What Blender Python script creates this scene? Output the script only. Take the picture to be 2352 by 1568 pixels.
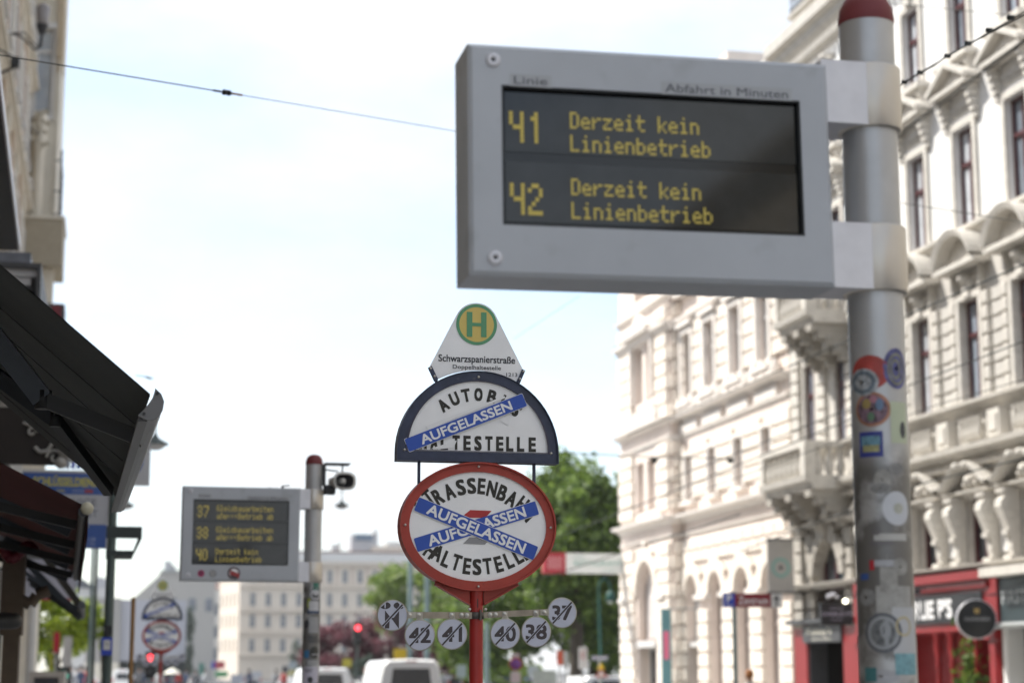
import bpy, bmesh, math, random
import numpy as np
from mathutils import Vector, Matrix
random.seed(7)
R = math.radians
PI = math.pi
for o in list(bpy.data.objects): bpy.data.objects.remove(o)
sc = bpy.context.scene
col = sc.collection

# ------------------------------------------------------------------ camera
FPX, YAW, PITCH = 4300.0, R(12.2), R(9.97)      # focal length for a 2352 px wide picture
CAM = Vector((0, 0, 1.65))
cd = bpy.data.cameras.new('camera')
cam = bpy.data.objects.new('camera', cd); col.objects.link(cam)
cam.location = CAM
cam.rotation_euler = (PI/2 + PITCH, 0, -YAW)
cd.sensor_width = 36; cd.lens = FPX/2352*36
cd.clip_start = 0.1; cd.clip_end = 2500
cd.dof.use_dof = True; cd.dof.focus_distance = 8.6; cd.dof.aperture_fstop = 2.25
sc.camera = cam
Fv = Vector((math.sin(YAW)*math.cos(PITCH), math.cos(YAW)*math.cos(PITCH), math.sin(PITCH)))
Rv = Vector((math.cos(YAW), -math.sin(YAW), 0)); Uv = Rv.cross(Fv)
def at(x, y, Y):                                  # sight line through a picture point, met at street distance Y
    r = Fv + Rv*((x-1176)/FPX) - Uv*((y-784)/FPX)
    return CAM + r*(Y/r.y)

# ------------------------------------------------------------------ world, sun, exposure
SUN = Vector((-0.527, 0.369, 0.766)).normalized()
w = bpy.data.worlds.new('World'); sc.world = w; w.use_nodes = True
nt = w.node_tree; nd = nt.nodes; lk = nt.links
bg = nd['Background']
sky = nd.new('ShaderNodeTexSky'); sky.sky_type = 'NISHITA'; sky.sun_disc = False
sky.sun_elevation = math.asin(SUN.z); sky.sun_rotation = math.atan2(SUN.x, SUN.y)
sky.air_density = 1.0; sky.dust_density = 0.8; sky.ozone_density = 1.0
tc = nd.new('ShaderNodeTexCoord'); mp = nd.new('ShaderNodeMapping'); mp.inputs['Scale'].default_value = (1, 1, 2.4)
mp.inputs['Location'].default_value = (0.3, 0.15, 0.2)
no = nd.new('ShaderNodeTexNoise'); no.inputs['Scale'].default_value = 2.3; no.inputs['Detail'].default_value = 6; no.inputs['Roughness'].default_value = .55
rp = nd.new('ShaderNodeValToRGB'); rp.color_ramp.elements[0].position = .30; rp.color_ramp.elements[1].position = .60
rp.color_ramp.elements[0].color = (.0,.0,.0,1)
mx = nd.new('ShaderNodeMix'); mx.data_type = 'RGBA'
lk.new(tc.outputs['Generated'], mp.inputs['Vector']); lk.new(mp.outputs['Vector'], no.inputs['Vector'])
lk.new(no.outputs['Fac'], rp.inputs['Fac']); lk.new(rp.outputs['Color'], mx.inputs['Factor'])
lk.new(sky.outputs['Color'], mx.inputs[6]); mx.inputs[7].default_value = (4.2, 4.35, 4.5, 1)
lk.new(mx.outputs[2], bg.inputs['Color']); bg.inputs['Strength'].default_value = 0.073
sd = bpy.data.lights.new('sun', 'SUN'); so = bpy.data.objects.new('sun', sd); col.objects.link(so)
sd.energy = 1.95; sd.angle = R(0.5); sd.color = (1, .955, .88)
so.rotation_euler = (-SUN).to_track_quat('-Z', 'Y').to_euler()
vs = sc.view_settings; vs.view_transform = 'Standard'; vs.look = 'None'; vs.gamma = 1; vs.use_curve_mapping = False
vs.exposure = 1.88
sc.render.engine = 'CYCLES'

# ------------------------------------------------------------------ materials
MATS = {}
def mat(name, c, rough=.7, metal=0, var=.12, scale=6, bump=0, spec=.5, ior=1.45, emit=None, dirt=None, trans=0, grime=0):
    if name in MATS: return MATS[name]
    m = bpy.data.materials.new(name); m.use_nodes = True; t = m.node_tree; n = t.nodes; l = t.links
    b = n['Principled BSDF']; b.inputs['Roughness'].default_value = rough; b.inputs['Metallic'].default_value = metal
    b.inputs['Specular IOR Level'].default_value = spec; b.inputs['IOR'].default_value = ior
    c4 = (*c, 1)
    if var:
        co = n.new('ShaderNodeTexCoord'); nz = n.new('ShaderNodeTexNoise'); nz.inputs['Scale'].default_value = scale
        nz.inputs['Detail'].default_value = 5; nz.inputs['Roughness'].default_value = .6
        l.new(co.outputs['Object'], nz.inputs['Vector'])
        r = n.new('ShaderNodeValToRGB'); r.color_ramp.elements[0].position = .3; r.color_ramp.elements[1].position = .72
        r.color_ramp.elements[0].color = (*[max(0, v*(1-var)) for v in c], 1)
        r.color_ramp.elements[1].color = (*[min(1, v*(1+var)) for v in c], 1)
        l.new(nz.outputs['Fac'], r.inputs['Fac']); out = r.outputs['Color']
        if dirt:
            n2 = n.new('ShaderNodeTexNoise'); n2.inputs['Scale'].default_value = dirt[1]; n2.inputs['Detail'].default_value = 7
            l.new(co.outputs['Object'], n2.inputs['Vector'])
            r2 = n.new('ShaderNodeValToRGB'); r2.color_ramp.elements[0].position = dirt[2]; r2.color_ramp.elements[1].position = dirt[2]+.12
            l.new(n2.outputs['Fac'], r2.inputs['Fac'])
            f = r2.outputs['Color']
            if len(dirt) > 3:            # only below a height
                sx = n.new('ShaderNodeSeparateXYZ'); l.new(co.outputs['Object'], sx.inputs[0])
                mr = n.new('ShaderNodeMapRange'); mr.inputs['From Min'].default_value = dirt[3]+.03; mr.inputs['From Max'].default_value = dirt[3]-.05
                l.new(sx.outputs['Z'], mr.inputs['Value'])
                mm = n.new('ShaderNodeMath'); mm.operation = 'MULTIPLY'; l.new(f, mm.inputs[0]); l.new(mr.outputs[0], mm.inputs[1]); f = mm.outputs[0]
            x = n.new('ShaderNodeMix'); x.data_type = 'RGBA'; l.new(f, x.inputs['Factor']); l.new(out, x.inputs[6]); x.inputs[7].default_value = (*dirt[0], 1)
            out = x.outputs[2]
        l.new(out, b.inputs['Base Color'])
        if bump:
            bp = n.new('ShaderNodeBump'); bp.inputs['Strength'].default_value = bump; bp.inputs['Distance'].default_value = .02
            l.new(nz.outputs['Fac'], bp.inputs['Height']); l.new(bp.outputs[0], b.inputs['Normal'])
    else: b.inputs['Base Color'].default_value = c4
    if emit: b.inputs['Emission Color'].default_value = (*emit[:3], 1); b.inputs['Emission Strength'].default_value = emit[3]
    MATS[name] = m; return m
def leafmat(name, c1, c2):
    if name in MATS: return MATS[name]
    m = bpy.data.materials.new(name); m.use_nodes = True; t = m.node_tree; n = t.nodes; l = t.links
    b = n['Principled BSDF']; b.inputs['Roughness'].default_value = .55
    g = n.new('ShaderNodeNewGeometry'); r = n.new('ShaderNodeValToRGB')
    r.color_ramp.elements[0].color = (*c1, 1); r.color_ramp.elements[1].color = (*c2, 1)
    l.new(g.outputs['Random Per Island'], r.inputs['Fac']); l.new(r.outputs['Color'], b.inputs['Base Color'])
    tr = n.new('ShaderNodeBsdfTranslucent'); l.new(r.outputs['Color'], tr.inputs['Color'])
    ms = n.new('ShaderNodeMixShader'); ms.inputs[0].default_value = .42
    l.new(b.outputs[0], ms.inputs[1]); l.new(tr.outputs[0], ms.inputs[2]); l.new(ms.outputs[0], n['Material Output'].inputs[0])
    MATS[name] = m; return m
asphalt = mat('asphalt', (.10,.10,.105), .9, scale=30, bump=.3)
paving = mat('paving', (.50,.49,.465), .85, scale=12)
kerbm = mat('kerb_granite', (.3,.3,.3), .8)
housing_m = mat('grey_housing_paint', (.41,.43,.465), .40, var=.07, scale=2.2, bump=.02, dirt=((.35,.365,.39), 7, .58))
rimdark = mat('dark_gap', (.015,.016,.018), .6, var=0)
alu = mat('brushed_aluminium', (.66,.655,.69), .42, metal=.25, var=.06, scale=14)
alup = mat('aluminium_pole', (.43,.43,.435), .42, metal=.55, var=.08, scale=9, dirt=((.17,.165,.16), 8, .40, 2.27))
alup2 = mat('aluminium_pole_far', (.46,.46,.465), .5, metal=.4, var=.08, scale=9, dirt=((.17,.165,.16), 8, .40, 2.47))
screwm = mat('pale_screw_cap', (.62,.62,.66), .4, metal=.3, var=.05)
capred = mat('red_cap', (.16,.028,.032), .6, var=.08)
screen_m = mat('display_glass', (.008,.010,.011), .08, var=.3, scale=3, spec=.5, ior=1.5)
band_m = mat('display_band', (.026,.029,.030), .06, var=.25, scale=8, spec=.5, ior=1.5)
led = mat('amber_led', (.25,.21,.06), .5, var=0, emit=(.85,.66,.10,.06))
printd = mat('dark_print', (.05,.052,.06), .6, var=0)
black = mat('black_paint', (.02,.02,.021), .5, var=.2)
signwhite = mat('sign_white', (.88,.88,.89), .42, var=.05, scale=5, bump=.03)
signred = mat('sign_red_paint', (.36,.045,.03), .42, var=.14, scale=8, bump=.05, dirt=((.16,.03,.03), 22, .68))
polered = mat('pole_red_paint', (.33,.022,.018), .35, var=.1, scale=10, dirt=((.14,.02,.02), 30, .70))
navy = mat('navy_frame_paint', (.035,.045,.085), .4, var=.25, scale=14, bump=.08, dirt=((.10,.10,.12), 26, .66))
letterm = mat('sign_lettering', (.035,.033,.028), .6, var=.1)
blueb = mat('blue_banner', (.028,.085,.42), .42, var=.08, scale=7)
bwhite = mat('banner_white', (.82,.82,.83), .5, var=0)
hgreen = mat('green_print', (.11,.32,.17), .5, var=.04)
hyel = mat('yellow_print', (.68,.52,.15), .5, var=.04)
emb_grey = mat('emblem_grey', (.28,.28,.29), .5, var=0)
disc_m = mat('disc_reflective', (.50,.52,.62), .4, var=.04, scale=20)
discrim = mat('disc_rim', (.40,.38,.33), .4, metal=.6, var=.15, scale=30)
steelb = mat('steel_bar', (.30,.26,.21), .42, metal=.6, var=.2, scale=18)
bolt_m = mat('bolt_steel', (.62,.60,.56), .32, metal=.8, var=.1)
glass_b = mat('window_glass', (.32,.37,.44), .05, var=.25, scale=1.3, spec=.9, ior=1.9)
glass_d = mat('dark_window_glass', (.03,.035,.045), .06, var=.2, scale=1.5, spec=.6, ior=1.5)
glass_f = mat('far_window_glass', (.17,.19,.23), .2, var=.25, scale=1)
frame_r = mat('oxblood_window_paint', (.085,.022,.025), .5, var=.1)
plasterB = mat('white_plaster', (.76,.755,.745), .85, var=.06, scale=1.2, bump=.1)
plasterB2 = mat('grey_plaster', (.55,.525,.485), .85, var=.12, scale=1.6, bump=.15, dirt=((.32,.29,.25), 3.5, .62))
stoneB = mat('trim_plaster', (.60,.57,.52), .8, var=.12, scale=4, bump=.1, dirt=((.33,.30,.26), 9, .64))
plasterA = mat('pink_plaster', (.76,.665,.60), .85, var=.08, scale=1.4, bump=.15)
blockA = mat('pale_rusticated_stone', (.80,.73,.65), .85, var=.10, scale=3, bump=.4)
trimA = mat('pale_trim', (.78,.73,.68), .85, var=.08, scale=3)
redshop = mat('shop_red_paint', (.25,.015,.018), .4, var=.1, scale=4)
redshop2 = mat('shop_red_matt', (.26,.016,.02), .6, var=.1)
shopblack = mat('shop_black_board', (.022,.022,.026), .4, var=.1)
anth = mat('anthracite_board', (.06,.062,.068), .5, var=.1)
fabricg = mat('grey_awning_fabric', (.045,.05,.052), .85, var=.18, scale=2, bump=.1)
fabricr = mat('maroon_awning_fabric', (.075,.012,.012), .9, var=.15, scale=3)
fabrico = mat('olive_awning_fabric', (.055,.055,.045), .9, var=.15, scale=3)
awnalu = mat('awning_grey_metal', (.075,.072,.072), .30, metal=.5, var=.14, scale=12, dirt=((.26,.26,.26), 30, .72))
endcap = mat('awning_end_cap', (.15,.148,.15), .5, var=.05)
armdark = mat('awning_arm_dark', (.007,.007,.008), .5, var=.1)
armgrey = mat('awning_arm_grey', (.04,.047,.058), .45, metal=.3, var=.1)
cream = mat('cream_cap', (.45,.42,.32), .6, var=.05)
beige = mat('beige_plaster', (.62,.58,.50), .85, var=.10, scale=1.2, bump=.1)
beige2 = mat('brown_beige_plaster', (.44,.36,.26), .85, var=.12, scale=2)
pinkish = mat('salmon_plaster', (.52,.42,.33), .85, var=.1, scale=2)
purple = mat('plum_window_paint', (.14,.08,.12), .5, var=.1)
greyw = mat('pale_grey_wall', (.46,.46,.48), .85, var=.05)
whitew = mat('off_white_wall', (.58,.57,.56), .85, var=.06)
keyblue = mat('sign_blue', (.045,.10,.33), .45, var=.06)
keyyel = mat('sign_yellow', (.55,.48,.05), .5, var=0)
polegreen = mat('mast_green_grey', (.075,.10,.095), .5, var=.12, metal=.2)
polelight = mat('mast_pale_green', (.20,.27,.27), .5, var=.1)
wood = mat('orange_brown_post', (.26,.14,.05), .7, var=.15, scale=5)
slate = mat('slate_roof', (.10,.11,.13), .7, var=.15)
zinc = mat('zinc_roof', (.36,.38,.38), .5, metal=.3, var=.1)
farwall = mat('far_cream_stone', (.70,.62,.53), .9, var=.06, scale=.3)
fartrim = mat('far_pink_trim', (.55,.45,.38), .9, var=.05)
carwhite = mat('white_car_paint', (.80,.80,.80), .25, var=.02, spec=.6)
tyre = mat('tyre_rubber', (.02,.02,.02), .8, var=.1)
taill = mat('tail_lamp_red', (.4,.02,.02), .3, var=0)
skin_m = mat('skin', (.45,.28,.2), .6, var=.05)
hair_m = mat('ginger_hair', (.32,.13,.04), .7, var=.2, scale=40)
hair_d = mat('dark_hair', (.03,.02,.015), .7, var=.2, scale=40)
bark = mat('bark', (.07,.055,.04), .9, var=.3, scale=10)
wirem = mat('wire_dark', (.03,.033,.03), .6, var=0)
wirel = mat('wire_blue_grey', (.10,.12,.125), .6, var=0)
tl_red = mat('signal_red_lit', (.6,.02,.02), .4, var=0, emit=(1,.06,.08,1.5))
tl_grn = mat('signal_green_lit', (.02,.4,.3), .4, var=0, emit=(.05,.8,.55,.8))
bulb = mat('lamp_bulb_lit', (.8,.8,.6), .4, var=0, emit=(1,.95,.7,3))
signyel = mat('road_sign_yellow', (.62,.42,.02), .5, var=.04)
signblue = mat('road_sign_blue', (.03,.06,.42), .45, var=.04)
zred = mat('direction_sign_maroon', (.20,.008,.02), .45, var=.04)
mint = mat('mint_print', (.28,.48,.44), .6, var=0)
teal = mat('teal_banner', (.12,.26,.30), .8, var=.12, scale=2)
pinkb = mat('pink_print', (.70,.16,.28), .7, var=.05)
iron = mat('wrought_iron', (.03,.03,.035), .5, var=.1)
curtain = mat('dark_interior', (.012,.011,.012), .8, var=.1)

# ------------------------------------------------------------------ object helpers
def setp(o, label=None, cat=None, group=None, kind=None):
    if label: o['label'] = label
    if cat: o['category'] = cat
    if group: o['group'] = group
    if kind: o['kind'] = kind
    return o
def thing(name, label, cat, loc=(0,0,0), rz=0, group=None):
    o = bpy.data.objects.new(name, None); o.empty_display_size = .2; col.objects.link(o)
    o.location = loc; o.rotation_euler = (0,0,rz)
    return setp(o, label, cat, group)
def link(name, me, parent=None, loc=(0,0,0), rot=(0,0,0), scale=(1,1,1)):
    o = bpy.data.objects.new(name, me); col.objects.link(o)
    o.parent = parent; o.location = loc; o.rotation_euler = rot; o.scale = scale
    return o
class MB:
    def __init__(s): s.v = []; s.f = []; s.sm = []
    def add(s, vs, fs, sm=False):
        b = len(s.v); s.v += [tuple(p) for p in vs]; s.f += [tuple(b+i for i in f) for f in fs]; s.sm += [sm]*len(fs); return s
    def box(s, x0, x1, y0, y1, z0, z1):
        x0, x1 = sorted((x0,x1)); y0, y1 = sorted((y0,y1)); z0, z1 = sorted((z0,z1))
        return s.add([(x0,y0,z0),(x1,y0,z0),(x1,y1,z0),(x0,y1,z0),(x0,y0,z1),(x1,y0,z1),(x1,y1,z1),(x0,y1,z1)],
                     [(0,3,2,1),(4,5,6,7),(0,1,5,4),(1,2,6,5),(2,3,7,6),(3,0,4,7)])
    def cbox(s, c, d, ch=.02):      # block with bevelled outward (+y) edges
        x0,x1,y0,y1,z0,z1 = c[0]-d[0]/2,c[0]+d[0]/2,c[1],c[1]+d[1],c[2]-d[2]/2,c[2]+d[2]/2
        return s.add([(x0,y0,z0),(x1,y0,z0),(x1,y0,z1),(x0,y0,z1),(x0,y1-ch,z0),(x1,y1-ch,z0),(x1,y1-ch,z1),(x0,y1-ch,z1),
                      (x0+ch,y1,z0+ch),(x1-ch,y1,z0+ch),(x1-ch,y1,z1-ch),(x0+ch,y1,z1-ch)],
                     [(0,1,5,4),(1,2,6,5),(2,3,7,6),(3,0,4,7),(4,5,9,8),(5,6,10,9),(6,7,11,10),(7,4,8,11),(8,9,10,11)])
    def bar(s, a, b, r, n=8, r2=None, caps=True, sm=True):     # round bar a->b
        a = Vector(a); b = Vector(b); d = (b-a); L = d.length
        if L < 1e-6: return s
        d.normalize(); u = d.orthogonal().normalized(); v = d.cross(u); r2 = r if r2 is None else r2
        vs = [a+(u*math.cos(t)+v*math.sin(t))*r for t in [2*PI*i/n for i in range(n)]] + [b+(u*math.cos(t)+v*math.sin(t))*r2 for t in [2*PI*i/n for i in range(n)]]
        s.add(vs, [(i,(i+1)%n,n+(i+1)%n,n+i) for i in range(n)], sm)
        if caps: s.add(vs, [tuple(range(n-1,-1,-1)), tuple(range(n,2*n))])
        return s
    def sbar(s, a, b, w_, h_):                                    # square bar a->b
        a = Vector(a); b = Vector(b); d = (b-a).normalized()
        u = d.cross(Vector((0,0,1)));  u = (u if u.length > .01 else Vector((1,0,0))).normalized(); v = u.cross(d)
        vs = []
        for p in (a, b): vs += [p-u*w_/2-v*h_/2, p+u*w_/2-v*h_/2, p+u*w_/2+v*h_/2, p-u*w_/2+v*h_/2]
        return s.add(vs, [(0,1,5,4),(1,2,6,5),(2,3,7,6),(3,0,4,7),(3,2,1,0),(4,5,6,7)])
    def tube(s, pts, r, n=6):
        for a, b in zip(pts, pts[1:]): s.bar(a, b, r, n)
        return s
    def lathe(s, prof, n=20, c=(0,0,0), ax='z'):                  # prof: (r, h)
        vs = []
        for r, h in prof:
            for i in range(n):
                t = 2*PI*i/n
                p = (r*math.cos(t), r*math.sin(t), h)
                if ax == 'y': p = (p[0], h, p[1])
                if ax == 'x': p = (h, p[0], p[1])
                vs.append((p[0]+c[0], p[1]+c[1], p[2]+c[2]))
        fs = []
        for k in range(len(prof)-1):
            for i in range(n): fs.append((k*n+i, k*n+(i+1)%n, (k+1)*n+(i+1)%n, (k+1)*n+i))
        return s.add(vs, fs, True)
    def plate(s, pts, y0, y1):                                    # outline in xz, thickness y0..y1
        n = len(pts)
        vs = [(x,y0,z) for x,z in pts]+[(x,y1,z) for x,z in pts]
        return s.add(vs, [tuple(range(n)), tuple(range(2*n-1,n-1,-1))]+[(i,n+i,n+(i+1)%n,(i+1)%n) for i in range(n)])
    def ring(s, po, pi, y0, y1):                                  # frame between two outlines
        n = len(po); vs = [(x,y0,z) for x,z in po]+[(x,y0,z) for x,z in pi]+[(x,y1,z) for x,z in po]+[(x,y1,z) for x,z in pi]
        fs = []
        for i in range(n):
            j = (i+1)%n
            fs += [(i,j,n+j,n+i),(2*n+j,2*n+i,3*n+i,3*n+j),(i,2*n+i,2*n+j,j),(n+i,n+j,3*n+j,3*n+i)]
        return s.add(vs, fs)
    def mesh(s, m, name='mesh'):
        me = bpy.data.meshes.new(name); me.from_pydata(s.v, [], s.f)
        me.polygons.foreach_set('use_smooth', s.sm)
        if m: me.materials.append(m)
        bm = bmesh.new(); bm.from_mesh(me); bmesh.ops.recalc_face_normals(bm, faces=bm.faces); bm.to_mesh(me); bm.free()
        me.update(); return me
    def build(s, name, m, parent=None, loc=(0,0,0), rot=(0,0,0)):
        return link(name, s.mesh(m, name), parent, loc, rot)
def ell(cx, cz, a, b, n=48, t0=0, t1=2*PI, closed=True):
    k = n if closed else n-1
    return [(cx+a*math.cos(t0+(t1-t0)*i/k), cz+b*math.sin(t0+(t1-t0)*i/k)) for i in range(n)]

# ------------------------------------------------------------------ lettering
TC = {}
def glyphs(s, off=0.0):
    key = (s, off)
    if key in TC: return TC[key]
    cu = bpy.data.curves.new('t', 'FONT'); cu.body = s; cu.size = 1; cu.offset = off; cu.resolution_u = 3
    ob = bpy.data.objects.new('t', cu); col.objects.link(ob)
    dg = bpy.context.evaluated_depsgraph_get(); ev = ob.evaluated_get(dg); me = bpy.data.meshes.new_from_object(ev)
    vs = [tuple(v.co) for v in me.vertices]; fs = [tuple(p.vertices) for p in me.polygons]
    bpy.data.objects.remove(ob); bpy.data.curves.remove(cu); bpy.data.meshes.remove(me)
    TC[key] = (vs, fs); return TC[key]
def txt(s, m, parent, c, wd, ht, name='lettering', rot=0, off=.0, face=1, mb=None, lift=0):
    """flat lettering fitted to wd x ht and centred on c; face=1 looks to -y, face=-1 to +y"""
    vs, fs = glyphs(s, 0.0)
    xs = [v[0] for v in vs]; ys = [v[1] for v in vs]
    x0, x1, y0, y1 = min(xs), max(xs), min(ys), max(ys)
    if wd is None: wd = ht*(x1-x0)/(y1-y0)
    if ht is None: ht = wd*(y1-y0)/(x1-x0)
    cr, sr = math.cos(rot), math.sin(rot)
    dd = off*ht
    M = mb or MB()
    for q_, (ox, oy) in enumerate([(0,0)] if dd <= 0 else [(0,0),(1,1),(-1,1),(1,-1),(-1,-1)]):
        out = []
        for x, y, _ in vs:
            a = ((x-x0)/(x1-x0)-.5)*(wd-2*dd)+ox*dd; b = ((y-y0)/(y1-y0)-.5)*(ht-2*dd)+oy*dd
            a, b = a*cr-b*sr, a*sr+b*cr
            out.append((c[0]+a*face, c[1]-face*q_*ht*.0009, c[2]+b))
        M.add(out, fs)
    if mb: return mb
    me = bpy.data.meshes.new(name); me.from_pydata(M.v, [], M.f); me.materials.append(m)
    return link(name, me, parent)
DOT = {'D':'1110 1001 1001 1001 1001 1001 1110','e':'0000 0000 0110 1001 1111 1000 0111','r':'0000 0000 1011 1100 1000 1000 1000',
'z':'0000 0000 1111 0010 0100 1000 1111','i':'010 000 110 010 010 010 111','t':'0100 0100 1111 0100 0100 0100 0011','k':'1000 1000 1001 1010 1100 1010 1001',
'n':'0000 0000 1110 1001 1001 1001 1001','L':'1000 1000 1000 1000 1000 1000 1111','b':'1000 1000 1110 1001 1001 1001 1110','G':'0111 1000 1000 1011 1001 1001 0111',
'l':'110 010 010 010 010 010 111','s':'0000 0000 0111 1000 0110 0001 1110','a':'0000 0000 0110 0001 0111 1001 0111','u':'0000 0000 1001 1001 1001 1001 0111',
'ß':'0110 1001 1001 1010 1001 1001 1010','*':'0000 0000 1010 0100 1010 0000 0000','B':'1110 1001 1001 1110 1001 1001 1110',
'0':'0110 1001 1001 1001 1001 1001 0110','1':'0010 0110 0010 0010 0010 0010 0010','2':'0110 1001 0001 0010 0100 1000 1111','3':'0110 1001 0001 0110 0001 1001 0110',
'4':'1001 1001 1001 0111 0001 0001 0001','7':'1111 0001 0001 0010 0010 0100 0100','8':'0110 1001 1001 0110 1001 1001 0110',' ':'0'}
def dots(mb, s, x, z, pitch, h, y):      # x = left, z = base line
    for k, ch in enumerate(s):
        rows = DOT[ch].split()
        if len(rows) < 7: continue
        cw = pitch*.92/5; chh = h/7
        for r, row in enumerate(rows):
            for c, b in enumerate(row):
                if b == '1':
                    X = x+k*pitch+(c+.5*(4-len(row)))*pitch/4.9; Z = z+(6-r)*chh
                    mb.add([(X,y,Z),(X+pitch/4.9*.96,y,Z),(X+pitch/4.9*.96,y,Z+chh*.93),(X,y,Z+chh*.93)], [(0,1,2,3)])

# ------------------------------------------------------------------ ground and street
def struct(name, mb, m): return setp(mb.build(name, m), kind='structure')
struct('ground', MB().add([(-900,-400,-.02),(900,-400,-.02),(900,1800,-.02),(-900,1800,-.02)], [(0,1,2,3)]), asphalt)
struct('road', MB().add([(3,-120,0),(16.2,-120,0),(16.2,330,0),(3,330,0)], [(0,1,2,3)]), asphalt)
struct('pavement', MB().box(-4,2.85,-120,330,-.05,.13), paving)
struct('pavement', MB().box(16.35,20.2,-120,80,-.05,.13), paving)
struct('kerb', MB().box(2.85,3.0,-120,330,-.05,.135), kerbm)
struct('kerb', MB().box(16.2,16.35,-120,80,-.05,.135), kerbm)
for X in (6.2, 7.65, 11.2, 12.65):
    struct('tram_rail', MB().box(X,X+.06,-120,330,-.01,.005), steelb)

# ------------------------------------------------------------------ facades: local x along the wall, +y out to the street
def wall_holes(mb, u0, u1, z0, z1, holes, depth=.28, y=0):
    """wall face with rectangular openings and reveals; holes = (a,b,c,d) u,u,z,z"""
    us = sorted(set([u0,u1]+[h[0] for h in holes]+[h[1] for h in holes])); zs = sorted(set([z0,z1]+[h[2] for h in holes]+[h[3] for h in holes]))
    us = [u for u in us if u0 <= u <= u1]; zs = [z for z in zs if z0 <= z <= z1]
    for a, b in zip(us, us[1:]):
        run = None
        for c, d in zip(zs, zs[1:]):
            if any(h[0] <= (a+b)/2 <= h[1] and h[2] <= (c+d)/2 <= h[3] for h in holes): continue
            mb.add([(a,y,c),(b,y,c),(b,y,d),(a,y,d)], [(0,1,2,3)])
    for a, b, c, d in holes:
        y1 = y-depth
        mb.add([(a,y,c),(a,y1,c),(a,y1,d),(a,y,d)], [(0,1,2,3)]); mb.add([(b,y,c),(b,y1,c),(b,y1,d),(b,y,d)], [(3,2,1,0)])
        mb.add([(a,y,c),(b,y,c),(b,y1,c),(a,y1,c)], [(0,1,2,3)]); mb.add([(a,y,d),(b,y,d),(b,y1,d),(a,y1,d)], [(3,2,1,0)])
def win_meshes(wd, ht, fm, gm, tr=.66, fr=.07, mull=1, bars=0):
    m = MB(); y0, y1 = -.05, .03
    m.box(-wd/2,-wd/2+fr,y0,y1,0,ht).box(wd/2-fr,wd/2,y0,y1,0,ht).box(-wd/2+fr,wd/2-fr,y0,y1-.003,0,fr).box(-wd/2+fr,wd/2-fr,y0,y1-.003,ht-fr,ht)
    if tr: m.box(-wd/2+fr,wd/2-fr,y0,y1+.02,ht*tr-.05,ht*tr+.05)
    if mull: m.box(-.035,.035,y0,y1+.01,fr,ht*tr-.05 if tr else ht-fr)
    if mull and tr: m.box(-.03,.03,y0,y1,ht*tr+.05,ht-fr)
    g = MB().box(-wd/2+fr*.6,wd/2-fr*.6,-.035,-.02,fr*.6,ht-fr*.6)
    return m.mesh(fm,'window'), g.mesh(gm,'pane')
PV = {}; prnd = random.Random(77)
def put_win(parent, ms, u, z, y=-.16):
    f = link('window', ms[0], parent, (u,y,z)); me = ms[1]
    if me.materials[0] == glass_b and prnd.random() < .6:      # some panes have pale curtains close behind the glass, others a darker tone
        k = prnd.randrange(2)
        if (me.name, k) not in PV:
            m2 = me.copy(); m2.materials.clear(); m2.materials.append(mat('curtained_pane', (.60,.63,.67), .08, var=.3, scale=2.2, spec=.8, ior=1.7) if k else mat('darker_pane', (.18,.21,.25), .05, var=.4, scale=1.7, spec=.9, ior=1.8)); PV[(me.name, k)] = m2
        me = PV[(me.name, k)]
    link('pane', me, f)
    return f
def arch_fill(mb, u, z, r, y=0, depth=.28, n=10, top=None):
    """masonry spandrels that turn the rectangular head (z..z+r) of an opening into a half round"""
    pts = [(u+r*math.cos(PI*i/(2*n)), z+r*math.sin(PI*i/(2*n))) for i in range(n+1)]
    for sgn in (1,-1):
        for (a, b), (c, d) in zip(pts, pts[1:]):
            a2, c2 = u+sgn*(a-u), u+sgn*(c-u)
            mb.add([(a2,y,b),(a2,y,z+r),(c2,y,z+r),(c2,y,d)], [(0,1,2,3)])
            mb.add([(a2,y,b),(c2,y,d),(c2,y-depth,d),(a2,y-depth,b)], [(0,1,2,3)])
def moulding(u0, u1, prof):       # prof: (y,z) closed outline swept along u
    n = len(prof); m = MB()
    return m.add([(u0,y,z) for y,z in prof]+[(u1,y,z) for y,z in prof], [(i,(i+1)%n,n+(i+1)%n,n+i) for i in range(n)]+[tuple(range(n)),tuple(range(2*n-1,n-1,-1))])
def cprof(z0, z1, p, p0=0):       # cornice profile projecting p
    h = z1-z0
    return [(-.05,z0),(p0+p*.15,z0),(p0+p*.2,z0+h*.22),(p0+p*.5,z0+h*.38),(p0+p*.58,z0+h*.55),(p0+p*.95,z0+h*.62),(p0+p,z0+h*.95),(p0+p*.3,z1),(-.05,z1)]

# ---- building B: white plaster house with oxblood windows, facade plane X = 20, Y 30..52.8
B0 = 30.0
bB = thing('apartment_house', 'white plaster corner house with oxblood windows and red pub on its ground floor', 'building', (20, B0, 0), PI/2)
LB = 52.8-B0
wc = [(43.3+2.72*k)-B0 for k in range(-4, 2)]            # main bays
ec = [48.9-B0, 51.3-B0]
holes = []; low = []
for u in wc:
    low += [(u-.62,u+.62,4.12,5.62)]
    low += [(u-.52,u+.52,7.95,10.4)]
for u in ec: low += [(u-.42,u+.42,7.9,10.5)]
low += [(49.9-B0-.95,49.9-B0+.95,3.85,5.25)]
up = []
for u in wc+ec: up += [(u-.52,u+.52,12.2,14.65),(u-.5,u+.5,16.5,18.6)]
shade_stone = mat('shade_toned_stone', (.40,.375,.335), .85, var=.16, scale=3, bump=.2, dirt=((.24,.22,.19), 4, .60))  # grey-brown end bay stone, balcony shade mixed into its colour
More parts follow.
